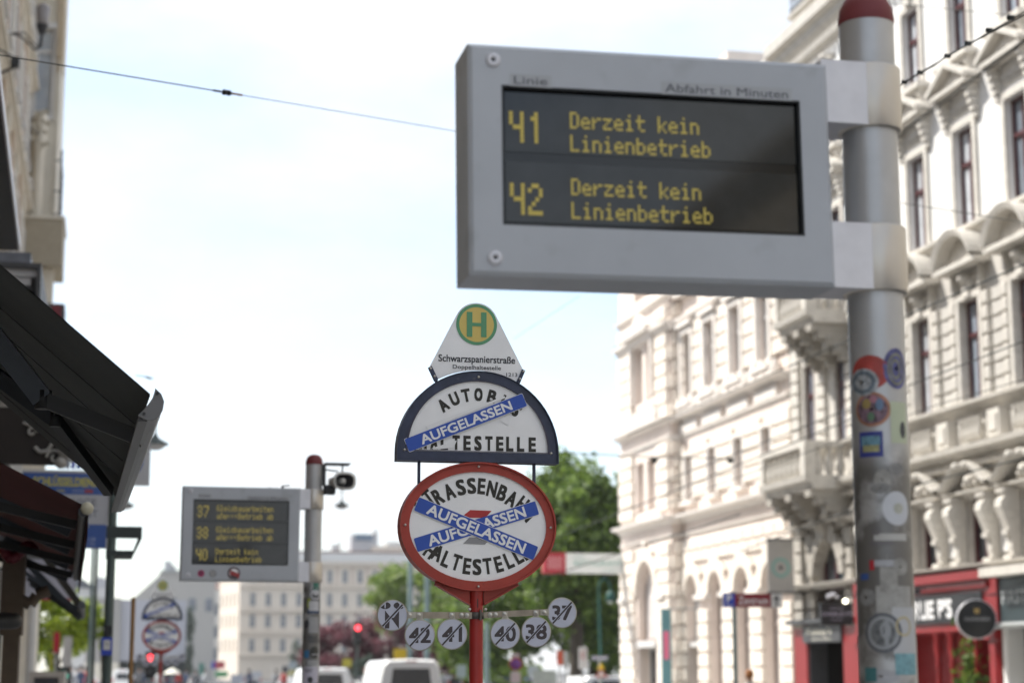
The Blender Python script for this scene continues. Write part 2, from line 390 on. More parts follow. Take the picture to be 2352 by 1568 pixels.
mb = MB(); wall_holes(mb, 17.9, LB, 3.95, 6.8, [low[-1]]); arch_fill(mb, 49.9-B0, 4.3, .95); mb.build('arch_wall', shade_stone, bB)
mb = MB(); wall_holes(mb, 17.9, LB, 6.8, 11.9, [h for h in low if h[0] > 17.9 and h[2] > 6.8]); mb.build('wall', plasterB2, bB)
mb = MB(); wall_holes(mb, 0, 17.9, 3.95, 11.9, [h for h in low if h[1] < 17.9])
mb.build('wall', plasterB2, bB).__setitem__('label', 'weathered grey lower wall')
mb = MB(); wall_holes(mb, 0, LB, 11.9, 20.3, up); mb.build('wall', plasterB, bB)
MB().box(0, LB, -14, -.29, 3.96, 20.3).box(0, LB, -14, -3.2, 0, 3.955).build('building_core', plasterB2, bB)
win2 = win_meshes(1.04, 2.45, frame_r, glass_b); win3 = win_meshes(1.04, 2.45, frame_r, glass_b, tr=.64); win4 = win_meshes(1.0, 2.1, frame_r, glass_b, tr=.62)
winm = win_meshes(1.24, 1.5, frame_r, glass_d, tr=0, fr=.1); wine = win_meshes(.84, 2.6, frame_r, glass_b)
wina = win_meshes(1.9, 1.4, frame_r, glass_d, tr=0, mull=1, fr=.09)
def surround(wd, ht, t=.17, p=.07):
    m = MB(); m.box(-wd/2-t,-wd/2,0,p,-.02,ht+t).box(wd/2,wd/2+t,0,p,-.02,ht+t).box(-wd/2,wd/2,0,p-.003,ht,ht+t)
    return m
sur3 = surround(1.04, 2.45).mesh(stoneB,'window_surround'); sur4 = surround(1.0, 2.1).mesh(stoneB,'window_surround')
# triangular pediment with frieze ornament and scroll brackets
m = MB(); m.plate([(-1.0,0),(1.0,0),(1.0,.1),(-1.0,.1)], 0, .42)
for s in (-1,1):
    m.add([(s*1.08,.0,.1),(s*1.08,.48,.1),(0,.48,.62),(0,0,.62),(s*1.08,0,.22),(s*1.08,.48,.22),(0,.48,.76),(0,0,.76)], [(0,1,2,3),(4,5,6,7),(0,1,5,4),(1,2,6,5)])
m.plate([(-1,.1),(1,.1),(0,.58)], 0, .24)
ped_tri = m.mesh(stoneB,'pediment')
m = MB()
for k in range(5): m.box(-.1, .1, 0, .34-.055*k, -.17*k-.15, -.17*k)
ped_br = m.mesh(stoneB,'corbel')
rr = random.Random(3); m = MB()
for k in range(26):
    x = -.6+1.2*k/25; z = .16+.09*math.sin(k*2.1)
    m.lathe([(.0,.07),(.04,.05),(.055,0)], 6, (x,0,z), 'y')
orn = m.mesh(stoneB,'frieze_ornament')
# segmental pediment
m = MB(); n = 14
arc = [(1.05*math.cos(PI*(.12+.76*i/n)), 1.05*math.sin(PI*(.12+.76*i/n))-.39) for i in range(n+1)]
for (a,b),(c,d) in zip(arc, arc[1:]):
    m.add([(a,0,b),(a,.5,b),(c,.5,d),(c,0,d),(a*1.12,0,b*1.12+.06),(a*1.12,.56,b*1.12+.06),(c*1.12,.56,d*1.12+.06),(c*1.12,0,d*1.12+.06)], [(0,1,2,3),(7,6,5,4),(1,5,6,2)])
m.plate([(-1.0,-.02),(1.0,-.02)]+[(a*.99,b*.99) for a,b in arc], 0, .16)
m.box(-1.12,1.12,0,.45,-.14,-.02)
ped_seg = m.mesh(stoneB,'pediment')
m = MB(); m.lathe([(0,.34),(.08,.31),(.13,.22),(.14,.1),(.16,0)], 10, (0,0,.12), 'y')
for s in (-1,1): m.lathe([(0,.2),(.07,.16),(.1,0)], 8, (s*.17,0,.02), 'y'); m.lathe([(0,.14),(.06,.1),(.09,0)], 8, (s*.34,0,.1), 'y')
m.box(-.16,.16,0,.16,-.32,0)
keystone = m.mesh(stoneB,'keystone_ornament')
m = MB(); m.box(-.92,.92,0,.34,-.1,.04).box(-.8,.8,0,.24,-.2,-.1)
for s in (-1,1):
    for k in range(4): m.box(s*.66-.09, s*.66+.09, 0, .22-.05*k, -.3-.11*k, -.19-.11*k)
sill4 = m.mesh(stoneB,'window_sill')
for u in wc+ec:
    e = u in ec
    put_win(bB, win3, u, 12.2); put_win(bB, win4, u, 16.5)
    link('window_surround', sur3, bB, (u,0,12.2)); link('window_surround', sur4, bB, (u,0,16.5))
    link('pediment', ped_tri, bB, (u,.01,15.5)); link('corbel', ped_br, bB, (u-.78,0,15.5)); link('corbel', ped_br, bB, (u+.78,0,15.5)); link('frieze_ornament', orn, bB, (u,.0,14.92))
    link('window_sill', sill4, bB, (u,0,16.34))
    link('keystone_ornament', keystone, bB, (u,0,19.0))
for u in wc:
    put_win(bB, win2, u, 7.95); put_win(bB, winm, u, 4.12)
    link('pediment', ped_seg, bB, (u,.01,11.25)); link('keystone_ornament', keystone, bB, (u,.0,10.75))
    s = surround(1.04, 2.45, .15, .1); s.box(-.75,-.67,0,.16,2.6,3.15).box(.67,.75,0,.16,2.6,3.15)
    link('window_surround', s.mesh(stoneB,'window_surround'), bB, (u,0,7.95))
for u in ec: put_win(bB, wine, u, 7.9)
put_win(bB, wina, 49.9-B0, 3.86)
# rusticated blocks between the second-row windows
blk = {}
def block(parent, u, z, wd, h, p=.09, mtl=None, ch=.03):
    key = (round(wd,2), round(h,2), p, mtl.name)
    if key not in blk: blk[key] = MB().cbox((0,0,0),(wd,p,h),ch).mesh(mtl,'stone_block')
    return link('stone_block', blk[key], parent, (u,0,z))
for u in wc:
    for k in range(7):
        z = 8.12+.36*k
        for s in (-1,1): block(bB, u+s*.87, z, .30, .31, .12, stoneB)
        if u < 18: block(bB, u+1.36, z, .5, .31, .05, plasterB2)
for k in range(8):
    for a, wd in ((49.55-B0,.0),(50.15-B0,.62),(47.95-B0,.7),(52.2-B0,.6)):
        if wd: block(bB, a, 8.1+.36*k, wd, .31, .12, stoneB)
# horizontal members
for z0, z1, p in ((3.95,4.1,.42),(5.66,5.84,.3),(6.5,6.86,.55),(7.7,7.94,.28),(11.88,12.16,.22),(19.7,20.7,.6)):
    moulding(0, LB, cprof(z0, z1, p)).build('cornice', stoneB, bB)
m = MB()
for k in range(110): m.box(.1+k*.205, .2+k*.205, 0, .3, 6.38, 6.5)
setp(m.build('dentil_course', stoneB, bB), kind='stuff')
m = MB()
for k in range(70): m.box(.1+k*.325, .25+k*.325, 0, .36, 19.5, 19.7)
setp(m.build('dentil_course', stoneB, bB), kind='stuff')
# consoles (term pilasters) and swan-neck pediments of the mezzanine
m = MB(); prof = [(0,.1),(.12,.12),(.16,.3),(.16,.5),(.2,.62),(.24,.75),(.34,1.0),(.42,1.2),(.4,1.34),(.3,1.42),(.34,1.5),(.34,1.58)]
for (a,z),(b,z2) in zip(prof, prof[1:]):
    w0 = .09+.07*min(1, z/1.2); w1 = .09+.07*min(1, z2/1.2)
    m.add([(-w0,0,z),(w0,0,z),(w0,a+.06,z),(-w0,a+.06,z),(-w1,0,z2),(w1,0,z2),(w1,b+.06,z2),(-w1,b+.06,z2)], [(0,1,5,4),(1,2,6,5),(2,3,7,6),(3,0,4,7),(4,5,6,7)])
m.box(-.19,.19,0,.3,-.02,.12).box(-.2,.2,0,.42,1.52,1.6)
m.lathe([(.0,.02),(.07,.02),(.1,0),(.1,-.34)], 12, (.17,.2,1.18), 'x')
m.lathe([(.0,.0),(.04,.0),(.05,-.03)], 10, (.21,.2,1.18), 'x')
m.box(-.12,.12,.1,.34,.58,.68)
console = m.mesh(stoneB,'console')
m = MB(); pts = []
for i in range(13):
    t = i/12; pts.append((-1.25+1.0*t, .02+.5*(3*t*t-2*t*t*t)))
for s in (-1,1):
    for (a,z),(b,z2) in zip(pts, pts[1:]):
        m.add([(s*a,0,z),(s*a,.48,z),(s*b,.48,z2),(s*b,0,z2),(s*a,0,z+.09),(s*a,.52,z+.09),(s*b,.52,z2+.09),(s*b,0,z2+.09)], [(0,1,2,3),(7,6,5,4),(1,5,6,2)])
    m.lathe([(.0,.54),(.07,.54),(.09,.5),(.09,0)], 10, (s*.25,0,.55), 'y')
m.lathe([(0,.4),(.12,.34),(.17,.2),(.19,0)], 10, (0,0,.2), 'y')
for s in (-1,1): m.lathe([(0,.3),(.09,.25),(.12,0)], 8, (s*.3,0,.12), 'y')
swan = m.mesh(stoneB,'swan_neck_pediment')
pan = MB().box(-.34,.34,0,.04,.25,1.45).mesh(plasterB,'blank_panel')
for u in wc:
    for s in (-1,1): link('console', console, bB, (u+s*.86,.02,4.08))
    link('swan_neck_pediment', swan, bB, (u,.0,5.84))
    if u+1.36 < LB-3: link('blank_panel', pan, bB, (u+1.36,.0,4.08))
# balustrade panels below the second row sills
bal = MB()
for k in range(5): bal.lathe([(.05,0),(.09,.1),(.1,.22),(.05,.4),(.09,.55)], 8, (-.44+.22*k,.16,0))
balm = bal.mesh(stoneB,'balusters')
m = MB().box(-.3,.3,0,.26,0,.62).box(-.2,.2,.26,.3,.12,.5); pedst = m.mesh(stoneB,'pedestal')
for u in wc:
    link('balusters', balm, bB, (u,0,6.98)); link('pedestal', pedst, bB, (u+1.36,0,6.95))
# balconies of the end bay
def balcony(parent, ua, ub, z, d, name='balcony', rail_h=.95, rails=7):
    m = moulding(ua-.08, ub+.08, [(0,z-.38),(d*.8,z-.38),(d*.86,z-.2),(d*.97,z-.16),(d,z),(0,z)])
    b = m.build(name, stoneB, parent)
    m = MB()
    for k in range(rails):
        u = ua+.14+(ub-ua-.28)*k/(rails-1); m.lathe([(.07,z),(.13,z+.15),(.14,z+.3),(.06,z+.6),(.11,z+.76)], 10, (u,d-.22,0))
    for k in range(3):
        m.lathe([(.07,z),(.13,z+.15),(.14,z+.3),(.06,z+.6),(.11,z+.76)], 10, (ua+.14,.25+k*.32,0))
    m.build('balusters', stoneB, b)
    m = MB().box(ua-.02,ub+.02,d-.36,d-.06,z+.78,z+rail_h).box(ua-.02,ua+.26,0,d-.36,z+.78,z+rail_h-.004).box(ub-.26,ub+.02,0,d-.36,z+.78,z+rail_h-.004)
    m.box(ua-.02,ua+.28,d-.38,d-.04,z,z+.775).box(ub-.28,ub+.02,d-.38,d-.04,z,z+.775); m.build('handrail', stoneB, b)
    rr = random.Random(5)
    for u in (ua+.25, (ua+ub)/2, ub-.25):
        m = MB()
        for k in range(5):
            m.box(u-.2+.02*k, u+.2-.02*k, 0, d*.85-.22*k, z-.38-.2*(k+1), z-.38-.2*k-.004)
        for k in range(8): m.lathe([(0,.1),(.06,.08),(.1,0)], 8, (u-.25+.5*rr.random(), .1+rr.random()*.7, z-.75-.4*rr.random()), 'y')
        m.build('corbel', shade_stone, b)
    return b
balcony(bB, 48.3-B0, 51.9-B0, 6.95, 1.4, rails=9)
balcony(bB, 47.9-B0, 50.4-B0, 11.5, 1.4, rails=7)
# rusticated arch surround, keystone
m = MB()
for i in range(9):
    a = PI*(i+.5)/9; r0, r1 = .98, (1.5 if i % 2 else 1.34)
    c, s = math.cos(a), math.sin(a); da = PI/9*.46
    m.plate([(19.9+r0*math.cos(a-da),4.3+r0*math.sin(a-da)),(19.9+r1*math.cos(a-da),4.3+r1*math.sin(a-da)),(19.9+r1*math.cos(a+da),4.3+r1*math.sin(a+da)),(19.9+r0*math.cos(a+da),4.3+r0*math.sin(a+da))], 0, .22+.1*(i==4))
m.lathe([(0,.5),(.12,.46),(.2,.32),(.22,0)], 10, (19.9,0,5.7), 'y')
m.build('voussoirs', shade_stone, bB)
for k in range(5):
    for u in (18.45, 21.35, 22.3): block(bB, u, 3.1+.55*k+(.0 if u<21 or k>1 else 0), .55 if u<22 else .7, .48, .14, shade_stone)
# attic balcony with iron railing above the main cornice, mansard roof
moulding(17.6, 20.9, cprof(20.7, 21.05, .55)).build('cornice', stoneB, bB)
MB().box(17.6, 20.6, -3, -.05, 21.05, 26).build('attic', plasterB2, bB)
m = MB()
for k in range(15):
    u = 18.1+k*.195; m.bar((u,.42,21.05),(u,.42,22.0),.016,5)
    if k % 2: m.lathe([(.09,-.01),(.09,.01),(.065,.01),(.065,-.01),(.09,-.01)], 10, (u,.42,21.55), 'y')
for k in range(7): m.bar((18.1,.0+k*.07,21.05),(18.1,.0+k*.07,22),.012,5)
for z in (21.2,21.85,22.0): m.bar((18.05,.42,z),(20.87,.42,z),.03,6); m.bar((18.05,0,z),(18.05,.42,z),.03,6); m.bar((20.87,0,z),(20.87,.42,z),.03,6)
m.build('iron_railing', iron, bB)
MB().add([(0,-.4,20.7),(17.5,-.4,20.7),(17.5,-3,23.4),(0,-3,23.4),(0,-14,23.4),(17.5,-14,23.4)], [(0,1,2,3),(3,2,5,4)]).build('roof', zinc, bB)

# ---- shopfront of the pub (ground floor of B)
pub = thing('pub_front', 'red painted pub front with black name board and white lettering under the white house', 'shop front', (20, B0, 0), PI/2)
MB().box(10.0,17.6,0,.14,2.58,3.95).box(10.0,17.6,.14,.34,3.74,3.94).box(10.0,17.6,.14,.24,3.56,3.7).build('fascia', redshop, pub)
MB().box(10.35,17.0,.15,.2,2.78,3.46).build('name_board', shopblack, pub)
nb = MB(); txt("CHARLIE P'S", bwhite, None, (13.75,.206,3.13), 3.75, .47, off=.045, face=-1, mb=nb); nb.build('lettering', bwhite, pub)
MB().box(10.0,17.6,-1.2,-.9,0,2.57).box(10.0,17.6,-.9,-.01,2.571,2.6).build('recess_wall', redshop2, pub)
for q0_ in ((10.9,11.0),(16.9,17.0)): MB().box(*q0_,-.5,.1,0,2.57).build('recess_cheek', redshop2, pub)
for u in (12.3,13.1,15.4):
    m = MB().lathe([(.12,0),(.12,.3),(.07,.35),(.07,1.7),(.11,1.8),(.06,1.9),(.12,2.2),(.09,2.4),(.14,2.57)], 14, (u,.02,0)); m.build('column', redshop, pub)
for u in (9.85, 17.75):
    m = MB().box(u-.26,u+.22,0,.18,0,3.94).box(u-.17,u+.13,.18,.22,.3,2.3).box(u-.3,u+.26,0,.3,2.36,2.56); m.build('pilaster', redshop, pub)
for u in (13.0, 14.0, 15.6):
    m = MB().bar((u,.34,3.62),(u,.62,3.66),.015).box(u-.09,u+.09,.52,.72,3.5,3.62); m.build('spot_lamp', anth, pub)
PG = leafmat('leaf_pub', (.05,.10,.02), (.20,.28,.05))
rd = np.random.RandomState(5); P = rd.normal(size=(900,3))*np.array([.22,.16,.55])+np.array([11.2,.0,1.35]); V = []
for p in P:
    a_ = rd.normal(size=3)*.05; b_ = rd.normal(size=3)*.05; V += [p-a_, p+b_, p+a_, p-b_]
pt = thing('climbing_plant', 'leafy green plant in front of the dark window beside the round pub sign', 'plant', (20,B0,0), PI/2)
me = bpy.data.meshes.new('foliage'); me.from_pydata([tuple(v) for v in V], [], [(4*i,4*i+1,4*i+2,4*i+3) for i in range(len(P))]); me.materials.append(PG); link('foliage', me, pt)
MB().lathe([(0,0),(.2,0),(.26,.5),(.22,.5),(0,.46)], 14, (11.2,.0,.13)).build('planter', anth, pt)
MB().box(10.2,12.0,-.85,-.8,.3,2.4).build('window', glass_d, pub)
# black script board with door (left part of the pub)
pb2 = thing('bar_entrance', 'red bar entrance with dark script board over a black doorway beside the stone arch', 'shop front', (20, B0, 0), PI/2)
for q0_ in ((17.98,19.0),(21.75,22.75)): MB().box(*q0_,0,.1,0,2.98).build('side_panel', redshop, pb2)
MB().box(17.98,22.8,0,.35,2.98,3.1).build('lead_hood', anth, pb2)
MB().box(19.0,21.9,.1,.17,2.45,2.94).box(19.0,21.75,0,.1,2.45,2.94).build('name_board', anth, pb2)
nb = MB(); txt("Kelsey's", bwhite, None, (20.6,.176,2.74), 1.9, .24, off=.028, face=-1, mb=nb); txt("BAR & GRILL", bwhite, None, (20.4,.176,2.54), 1.5, .07, face=-1, mb=nb)

nb.build('lettering', mat('cream_print', (.7,.68,.58), .5, var=0), pb2)
MB().box(19.0,21.75,-1.6,-1.5,0,2.45).box(18.9,19.0,-1.5,0,0,2.45).box(21.75,21.85,-1.5,0,0,2.45).box(18.9,21.85,-1.5,-.02,2.451,2.6).build('doorway', curtain, pb2)
for q0_ in ((19.0,19.08),(21.67,21.75)): MB().box(*q0_,-.5,.04,0,2.45).build('door_frame', anth, pb2)
# neighbour shop with FIRST lettering
fs_ = thing('dark_shop_front', 'dark shop front with pale lettering and metal canopy at the right of the red pub', 'shop front', (20, B0, 0), PI/2)
MB().box(.2,9.55,0,.12,2.72,3.72).build('fascia', mat('petrol_board', (.025,.04,.045), .4, var=.1), fs_)
MB().box(.2,9.55,0,.62,3.74,3.94).build('hood', stoneB, fs_)
nb = MB(); txt("FIRST FLOOR", bwhite, None, (8.0,.126,3.28), 2.9, .30, off=.028, face=-1, mb=nb); nb.build('lettering', mat('pale_print', (.45,.47,.48), .5, var=0), fs_)
moulding(.2, 9.9, [(0,2.6),(.95,2.55),(1.0,2.62),(.9,2.68),(0,2.74)]).build('metal_canopy', zinc, fs_)
MB().box(.2,9.55,-.4,-.3,0,2.6).build('shop_window', glass_d, fs_)
for u in (9.4, 6.9, 4.4, 1.9): MB().box(u-.12,u+.12,-.3,.12,0,2.6).build('pier', plasterB, fs_)

# ---- building A: pale rusticated house, Y 52.8..71.7
A0 = 52.82
bA = thing('rusticated_house', 'pale pink rusticated corner house with tall arched ground floor openings', 'building', (20, A0, 0), PI/2)
LA = 63.75-A0; LR = 70.45-A0
ac = [54.75-A0, 57.4-A0, 60.1-A0, 62.7-A0]
H = []
for u in ac: H += [(u-.72,u+.72,.1,4.92),(u-.45,u+.45,7.5,9.1),(u-.55,u+.55,11.0,13.45),(u-.5,u+.5,15.2,17.3)]
m = MB(); wall_holes(m, .02, LA, 0, 20.4, H, .5)
for u in ac: arch_fill(m, u, 4.2, .72, 0, .5)
m.build('wall', plasterA, bA)
rc = 67.0-A0; HR = [(rc-1.2,rc+1.2,2.75,5.62),(rc-1.15,rc+1.15,.2,2.5),(rc-1.3,rc-.25,11.6,13.8),(rc+.25,rc+1.3,11.6,13.8),(rc-1.2,rc-.25,7.5,9.35),(rc+.25,rc+1.2,7.5,9.35),(rc-1.2,rc+1.2,15.6,17.8)]
m = MB(); wall_holes(m, LA, LR, 0, 20.4, HR, .5, .42); arch_fill(m, rc, 4.42, 1.2, .42, .5, 12)
m.box(LA,LA+.02,-.2,.41,0,20.4); m.build('wall', plasterA, bA)
MB().box(.02, LR, -12, -.51, 0, 20.4).build('building_core', plasterA, bA)
MB().box(LR-.02, LR, -12, .40, 0, 20.4).build('end_wall', plasterA, bA)
paleg = mat('pale_pane', (.78,.76,.76), .35, var=.10, scale=1.2, spec=.4)
wa1 = win_meshes(.9, 1.6, whitew, paleg, fr=.06); wa2 = win_meshes(1.1, 2.45, whitew, paleg, fr=.06); wa3 = win_meshes(1.05, 2.2, whitew, paleg, fr=.06)
wa4 = win_meshes(1.44, 4.8, mat('taupe_frame', (.34,.28,.26), .6), mat('dull_pane', (.62,.58,.56), .4, var=.2, scale=.8), tr=.62, fr=.1, mull=0)
wab = win_meshes(2.4, 2.87, mat('taupe_frame', (0,0,0)), MATS['dull_pane'], tr=0, fr=.1, mull=0)
wac = win_meshes(2.3, 2.3, whitew, glass_d, tr=0, fr=.09, mull=0)
for u in ac:
    put_win(bA, wa1, u, 7.5, -.14); put_win(bA, wa2, u, 11.0, -.14); put_win(bA, wa2, u, 15.0, -.16)
for u in ac[:3]: put_win(bA, wa4, u, .1, -.30)
put_win(bA, win_meshes(1.44, 2.3, whitew, MATS['dull_pane'], tr=0, fr=.08, mull=0), ac[3], 2.62, -.3)
MB().box(ac[3]-.72,ac[3]+.72,-.48,-.42,0,2.5).build('doorway', curtain, bA)
MB().box(ac[3]-.75,ac[3]+.75,-.3,-.05,2.48,2.64).build('door_lintel', whitew, bA)
put_win(bA, wab, rc, 2.75, .12); put_win(bA, wac, rc, .2, 0)
MB().box(rc-1.2,rc+1.2,.0,.5,2.5,2.74).build('lintel', whitew, bA)
for s in (-1,1): put_win(bA, wa3, rc+s*.78, 11.6, .05); put_win(bA, win_meshes(.95,1.85,whitew,paleg,fr=.06), rc+s*.72, 7.5, .05)
# rusticated stone blocks, each a piece
def course_run(u, wd, z0, z1, h, y=0, p=.13, alt=0):
    k = 0; z = z0
    while z+h <= z1+.01:
        w_ = wd-(alt if k % 2 else 0)
        key = (round(w_,2), h, p, 'A')
        if key not in blk: blk[key] = MB().cbox((0,0,0),(w_,p,h-.06),.03).mesh(blockA,'stone_block')
        link('stone_block', blk[key], bA, (u,y,z+h/2)); z += h; k += 1
piers = [(53.43-A0,1.1),(56.07-A0,1.14),(58.75-A0,1.18),(61.4-A0,1.08)]
for u, wd in piers:
    course_run(u, wd, .3, 4.2, .49); course_run(u, 1.7, 7.55, 9.5, .49, alt=.16); course_run(u, 1.5, 11.2, 13.8, .52, alt=.16)
course_run(63.56-A0, .34, .3, 4.2, .49); course_run(63.45-A0, .56, 7.55, 9.5, .49); course_run(63.4-A0, .6, 11.2, 13.8, .52)
for z0, z1, h in ((.3,6.2,.49),(7.3,10.1,.49),(10.6,15.2,.52)):
    course_run(64.55-A0, 1.5, z0, z1, h, .42, alt=.14); course_run(69.42-A0, 1.98, z0, z1, h, .42, alt=.14)
    # quoins on the shaded return of the projecting bay
    z = z0; k = 0
    while z+h <= z1:
        key = ('ret', h, k % 2)
        if key not in blk: blk[key] = MB().box(-.14,0,-.02,.44-.12*(k%2),-(h-.06)/2,(h-.06)/2).mesh(blockA,'stone_block')
        link('stone_block', blk[key], bA, (LA,0,z+h/2)); z += h; k += 1
# voussoirs
vous = {}
def arch_blocks(u, z, r, n, y, r2):
    for i in range(n):
        a0, a1 = PI*i/n+.012, PI*(i+1)/n-.012
        key = (r, n, i)
        if key not in vous:
            rr2 = r2+(.14 if i % 2 == 0 else 0)+(.12 if i == n//2 else 0)
            vous[key] = MB().plate([(r*math.cos(a0),r*math.sin(a0)),(rr2*math.cos(a0),rr2*math.sin(a0)),(rr2*math.cos(a1),rr2*math.sin(a1)),(r*math.cos(a1),r*math.sin(a1))], 0, .13).mesh(blockA,'voussoir')
        link('voussoir', vous[key], bA, (u,y,z))
for u in ac: arch_blocks(u, 4.2, .75, 11, 0, 1.22)
arch_blocks(rc, 4.42, 1.24, 13, .42, 1.7)
# flat courses above the arches
for j in range(2):
    for k in range(12): block(bA, .5+k*.97+.48*(j%2), 5.55+.42*j, .92, .37, .1, blockA)
for z0, z1, p in ((6.78,7.08,.42),(6.3,6.42,.10),(9.75,9.95,.12),(10.38,10.6,.38),(13.75,14.1,.3),(14.9,15.1,.2),(19.6,20.4,.55)):
    moulding(0.03, LA, cprof(z0, z1, p)).build('cornice', trimA, bA)
    moulding(LA-.06-p*.5, LR, cprof(z0, z1, p, .42)).build('cornice', trimA, bA)
m = MB(); m.box(-.72,.72,0,.4,3.0,3.12)
impost = MB().box(-.62,.62,0,.24,0,.16).mesh(trimA,'impost')
for u, wd in piers: link('impost', impost, bA, (u,0,4.05))
link('impost', impost, bA, (64.95-A0,.42,4.2)); link('impost', impost, bA, (69.6-A0,.42,4.2))
pilm = MB().box(-.2,.2,0,.26,0,.62).lathe([(.1,0),(.16,.12),(.16,.3),(.08,.5)], 8, (.36,.14,0)).lathe([(.1,0),(.16,.12),(.16,.3),(.08,.5)], 8, (-.36,.14,0)).mesh(trimA,'parapet_balusters')
sA = surround(1.1, 2.45, .2, .18).box(-.8,.8,0,.34,-.16,-.02).box(-.85,.85,0,.3,2.7,2.85).mesh(trimA,'window_surround')
sA2 = surround(.84, 1.6, .14, .14).box(-.66,.66,0,.26,-.14,-.02).mesh(trimA,'window_surround')
for u in ac:
    link('window_surround', sA, bA, (u,0,11.0)); link('window_surround', sA, bA, (u,0,15.0)); link('window_surround', sA2, bA, (u,0,7.5))
    for s in (-.75,.0,.75): link('parapet_balusters', pilm, bA, (u+s,0,10.56))
    MB().box(u-1.0,u+1.0,0,.12,9.97,10.3).build('panel', trimA, bA)
sA3 = surround(2.6, 2.2, .2, .2).box(-1.6,1.6,0,.45,2.45,2.65).plate([(-1.5,2.65),(1.5,2.65),(0,3.3)], 0, .3).mesh(trimA,'window_surround')
link('window_surround', sA3, bA, (rc,.42,11.6))
for k in range(6): link('parapet_balusters', pilm, bA, (rc-1.7+k*.7,.42,10.62))
MB().add([(0,-.4,20.4),(LR,-.4,20.4),(LR,-3.5,23.2),(0,-3.5,23.2),(0,-12,23.2),(LR,-12,23.2)], [(0,1,2,3),(3,2,5,4)]).build('roof', zinc, bA)
MB().box(8,10,-3,-1,20.4,23.4).build('dormer', plasterA, bA)

# ---- banners and signs on the right-hand houses
def bx_sign(name, label, cat, x0, y0, x1, y1, Y, th=.06, m=None, group=None):
    a = at(x0, y0, Y); b = at(x1, y1, Y)
    t = thing(name, label, cat, ((a.x+b.x)/2, Y, 0), group=group)
    hw = abs(b.x-a.x)/2
    MB().box(-hw, hw, -th/2, th/2, b.z, a.z).build('sign_board', m, t)
    return t, hw, b.z, a.z
t, hw, z0, z1 = bx_sign('cloth_banner', 'tall pale banner with mint ring emblem hanging beside the stone arch', 'banner', 1761, 1239, 1824, 1359, 51.9, .04, mat('banner_cloth', (.50,.48,.45), .8, var=.06))
MB().ring(ell(0,(z0+z1)/2-.05,.29,.29), ell(0,(z0+z1)/2-.05,.19,.19), -.026,-.022).build('ring_emblem', mint, t)
MB().plate(ell(0,(z0+z1)/2-.05,.06,.06,14), -.026,-.022).build('emblem_centre', printd, t)
MB().box(-hw-.02,hw+.5,-.03,.03,z1,z1+.05).box(-hw-.02,hw+.5,-.03,.03,z0-.05,z0).build('bracket', anth, t)
t, hw, z0, z1 = bx_sign('hanging_pub_sign', 'black rectangular hanging sign lettered in white outside the red bar entrance', 'sign', 1883, 1383, 1957, 1435, 45.2, .1, shopblack)
nb = MB(); zc = (z0+z1)/2
txt("CHARLIE P'S", None, None, (0,-.054,zc), .84, .1, mb=nb, off=.018); txt("IRISH PUB", None, None, (0,-.054,zc+.14), .34, .05, mb=nb); txt("FOOD & BAR", None, None, (0,-.054,zc-.14), .3, .045, mb=nb)
nb.build('lettering', mat('lilac_print', (.42,.38,.48), .5, var=0), t)
MB().bar((-.1,0,z1+.16),(1.6,0,z1+.16),.018).bar((-.3,0,z1),(-.1,0,z1+.16),.012).bar((.35,0,z1),(.35,0,z1+.16),.012).build('bracket', iron, t)
m = MB().lathe([(0,.0),(.05,.02),(.05,.05),(0,.08)], 12, (.22,-.14,z1+.04), 'y'); m.build('lit_spot_lamp', bulb, t)
m = MB().bar((-.28,-.1,z1+.14),(-.12,-.14,z1+.2),.05,10).bar((-.12,-.14,z1+.22),(.02,-.14,z1+.12),.05,10); m.build('spot_lamp', screwm, t)
a = at(2242, 1421, 38.3)
t = thing('round_pub_sign', 'round black pub sign with gold harp mark hanging before the red pilaster', 'sign', (a.x, 38.3, 0), R(-18))
MB().lathe([(.0,-.14),(.34,-.14),(.36,-.13),(.39,-.15),(.41,-.12),(.41,.12),(.39,.15),(.0,.14)], 36, (0,0,a.z), 'y').build('sign_case', mat('black_gloss', (.012,.012,.014), .5, var=0), t)
MB().lathe([(.415,-.10),(.43,-.1),(.43,.10),(.415,.1)], 36, (0,0,a.z), 'y').build('metal_rim', alu, t)
txt('GUINNESS', mat('silver_print', (.3,.3,.31), .5, var=0), t, (0,-.154,a.z), .54, .075, off=.018)
MB().plate([(-.05,a.z+.12),(.05,a.z+.12),(.06,a.z+.24),(-.02,a.z+.22),(-.06,a.z+.25)], -.156,-.15).build('gold_mark', mat('gold_print', (.35,.24,.08), .5, var=0), t)
MB().bar((-.3,0,a.z+.52),(1.1,0,a.z+.52),.015).bar((0,0,a.z+.41),(0,0,a.z+.52),.012).bar((.3,0,a.z+.52),(1.1,0,a.z+.8),.01).build('bracket', iron, t)
# restaurant light box
t, hw, z0, z1 = bx_sign('restaurant_sign', 'long white restaurant light box with red square end on the pale corner house', 'sign', 1248, 1269, 1431, 1317, 70, .3, mat('lightbox_white', (.80,.84,.84), .5, var=.03))
MB().box(-hw-.02,-hw+.84,-.17,.17,z0-.015,z1+.015).build('red_end', mat('sign_crimson', (.42,.03,.05), .5, var=.1), t)
m = MB()
for k in range(9): m.box(-hw+.13+k*.065,-hw+.16+k*.065,-.176,-.171,z0+.14,z1-.14)
m.build('stripe_mark', mat('pale_pink', (.7,.35,.38), .5, var=0), t)
nb = MB(); txt('RESTAURANT', None, None, (.55,-.156,(z0+z1)/2), 1.9, .2, mb=nb, off=.018); txt('DAS', None, None, (-.2,-.156,z1-.14), .4, .11, mb=nb); txt('CAFE', None, None, (1.0,-.156,z0+.12), .5, .09, mb=nb)
nb.build('lettering', mint, t)
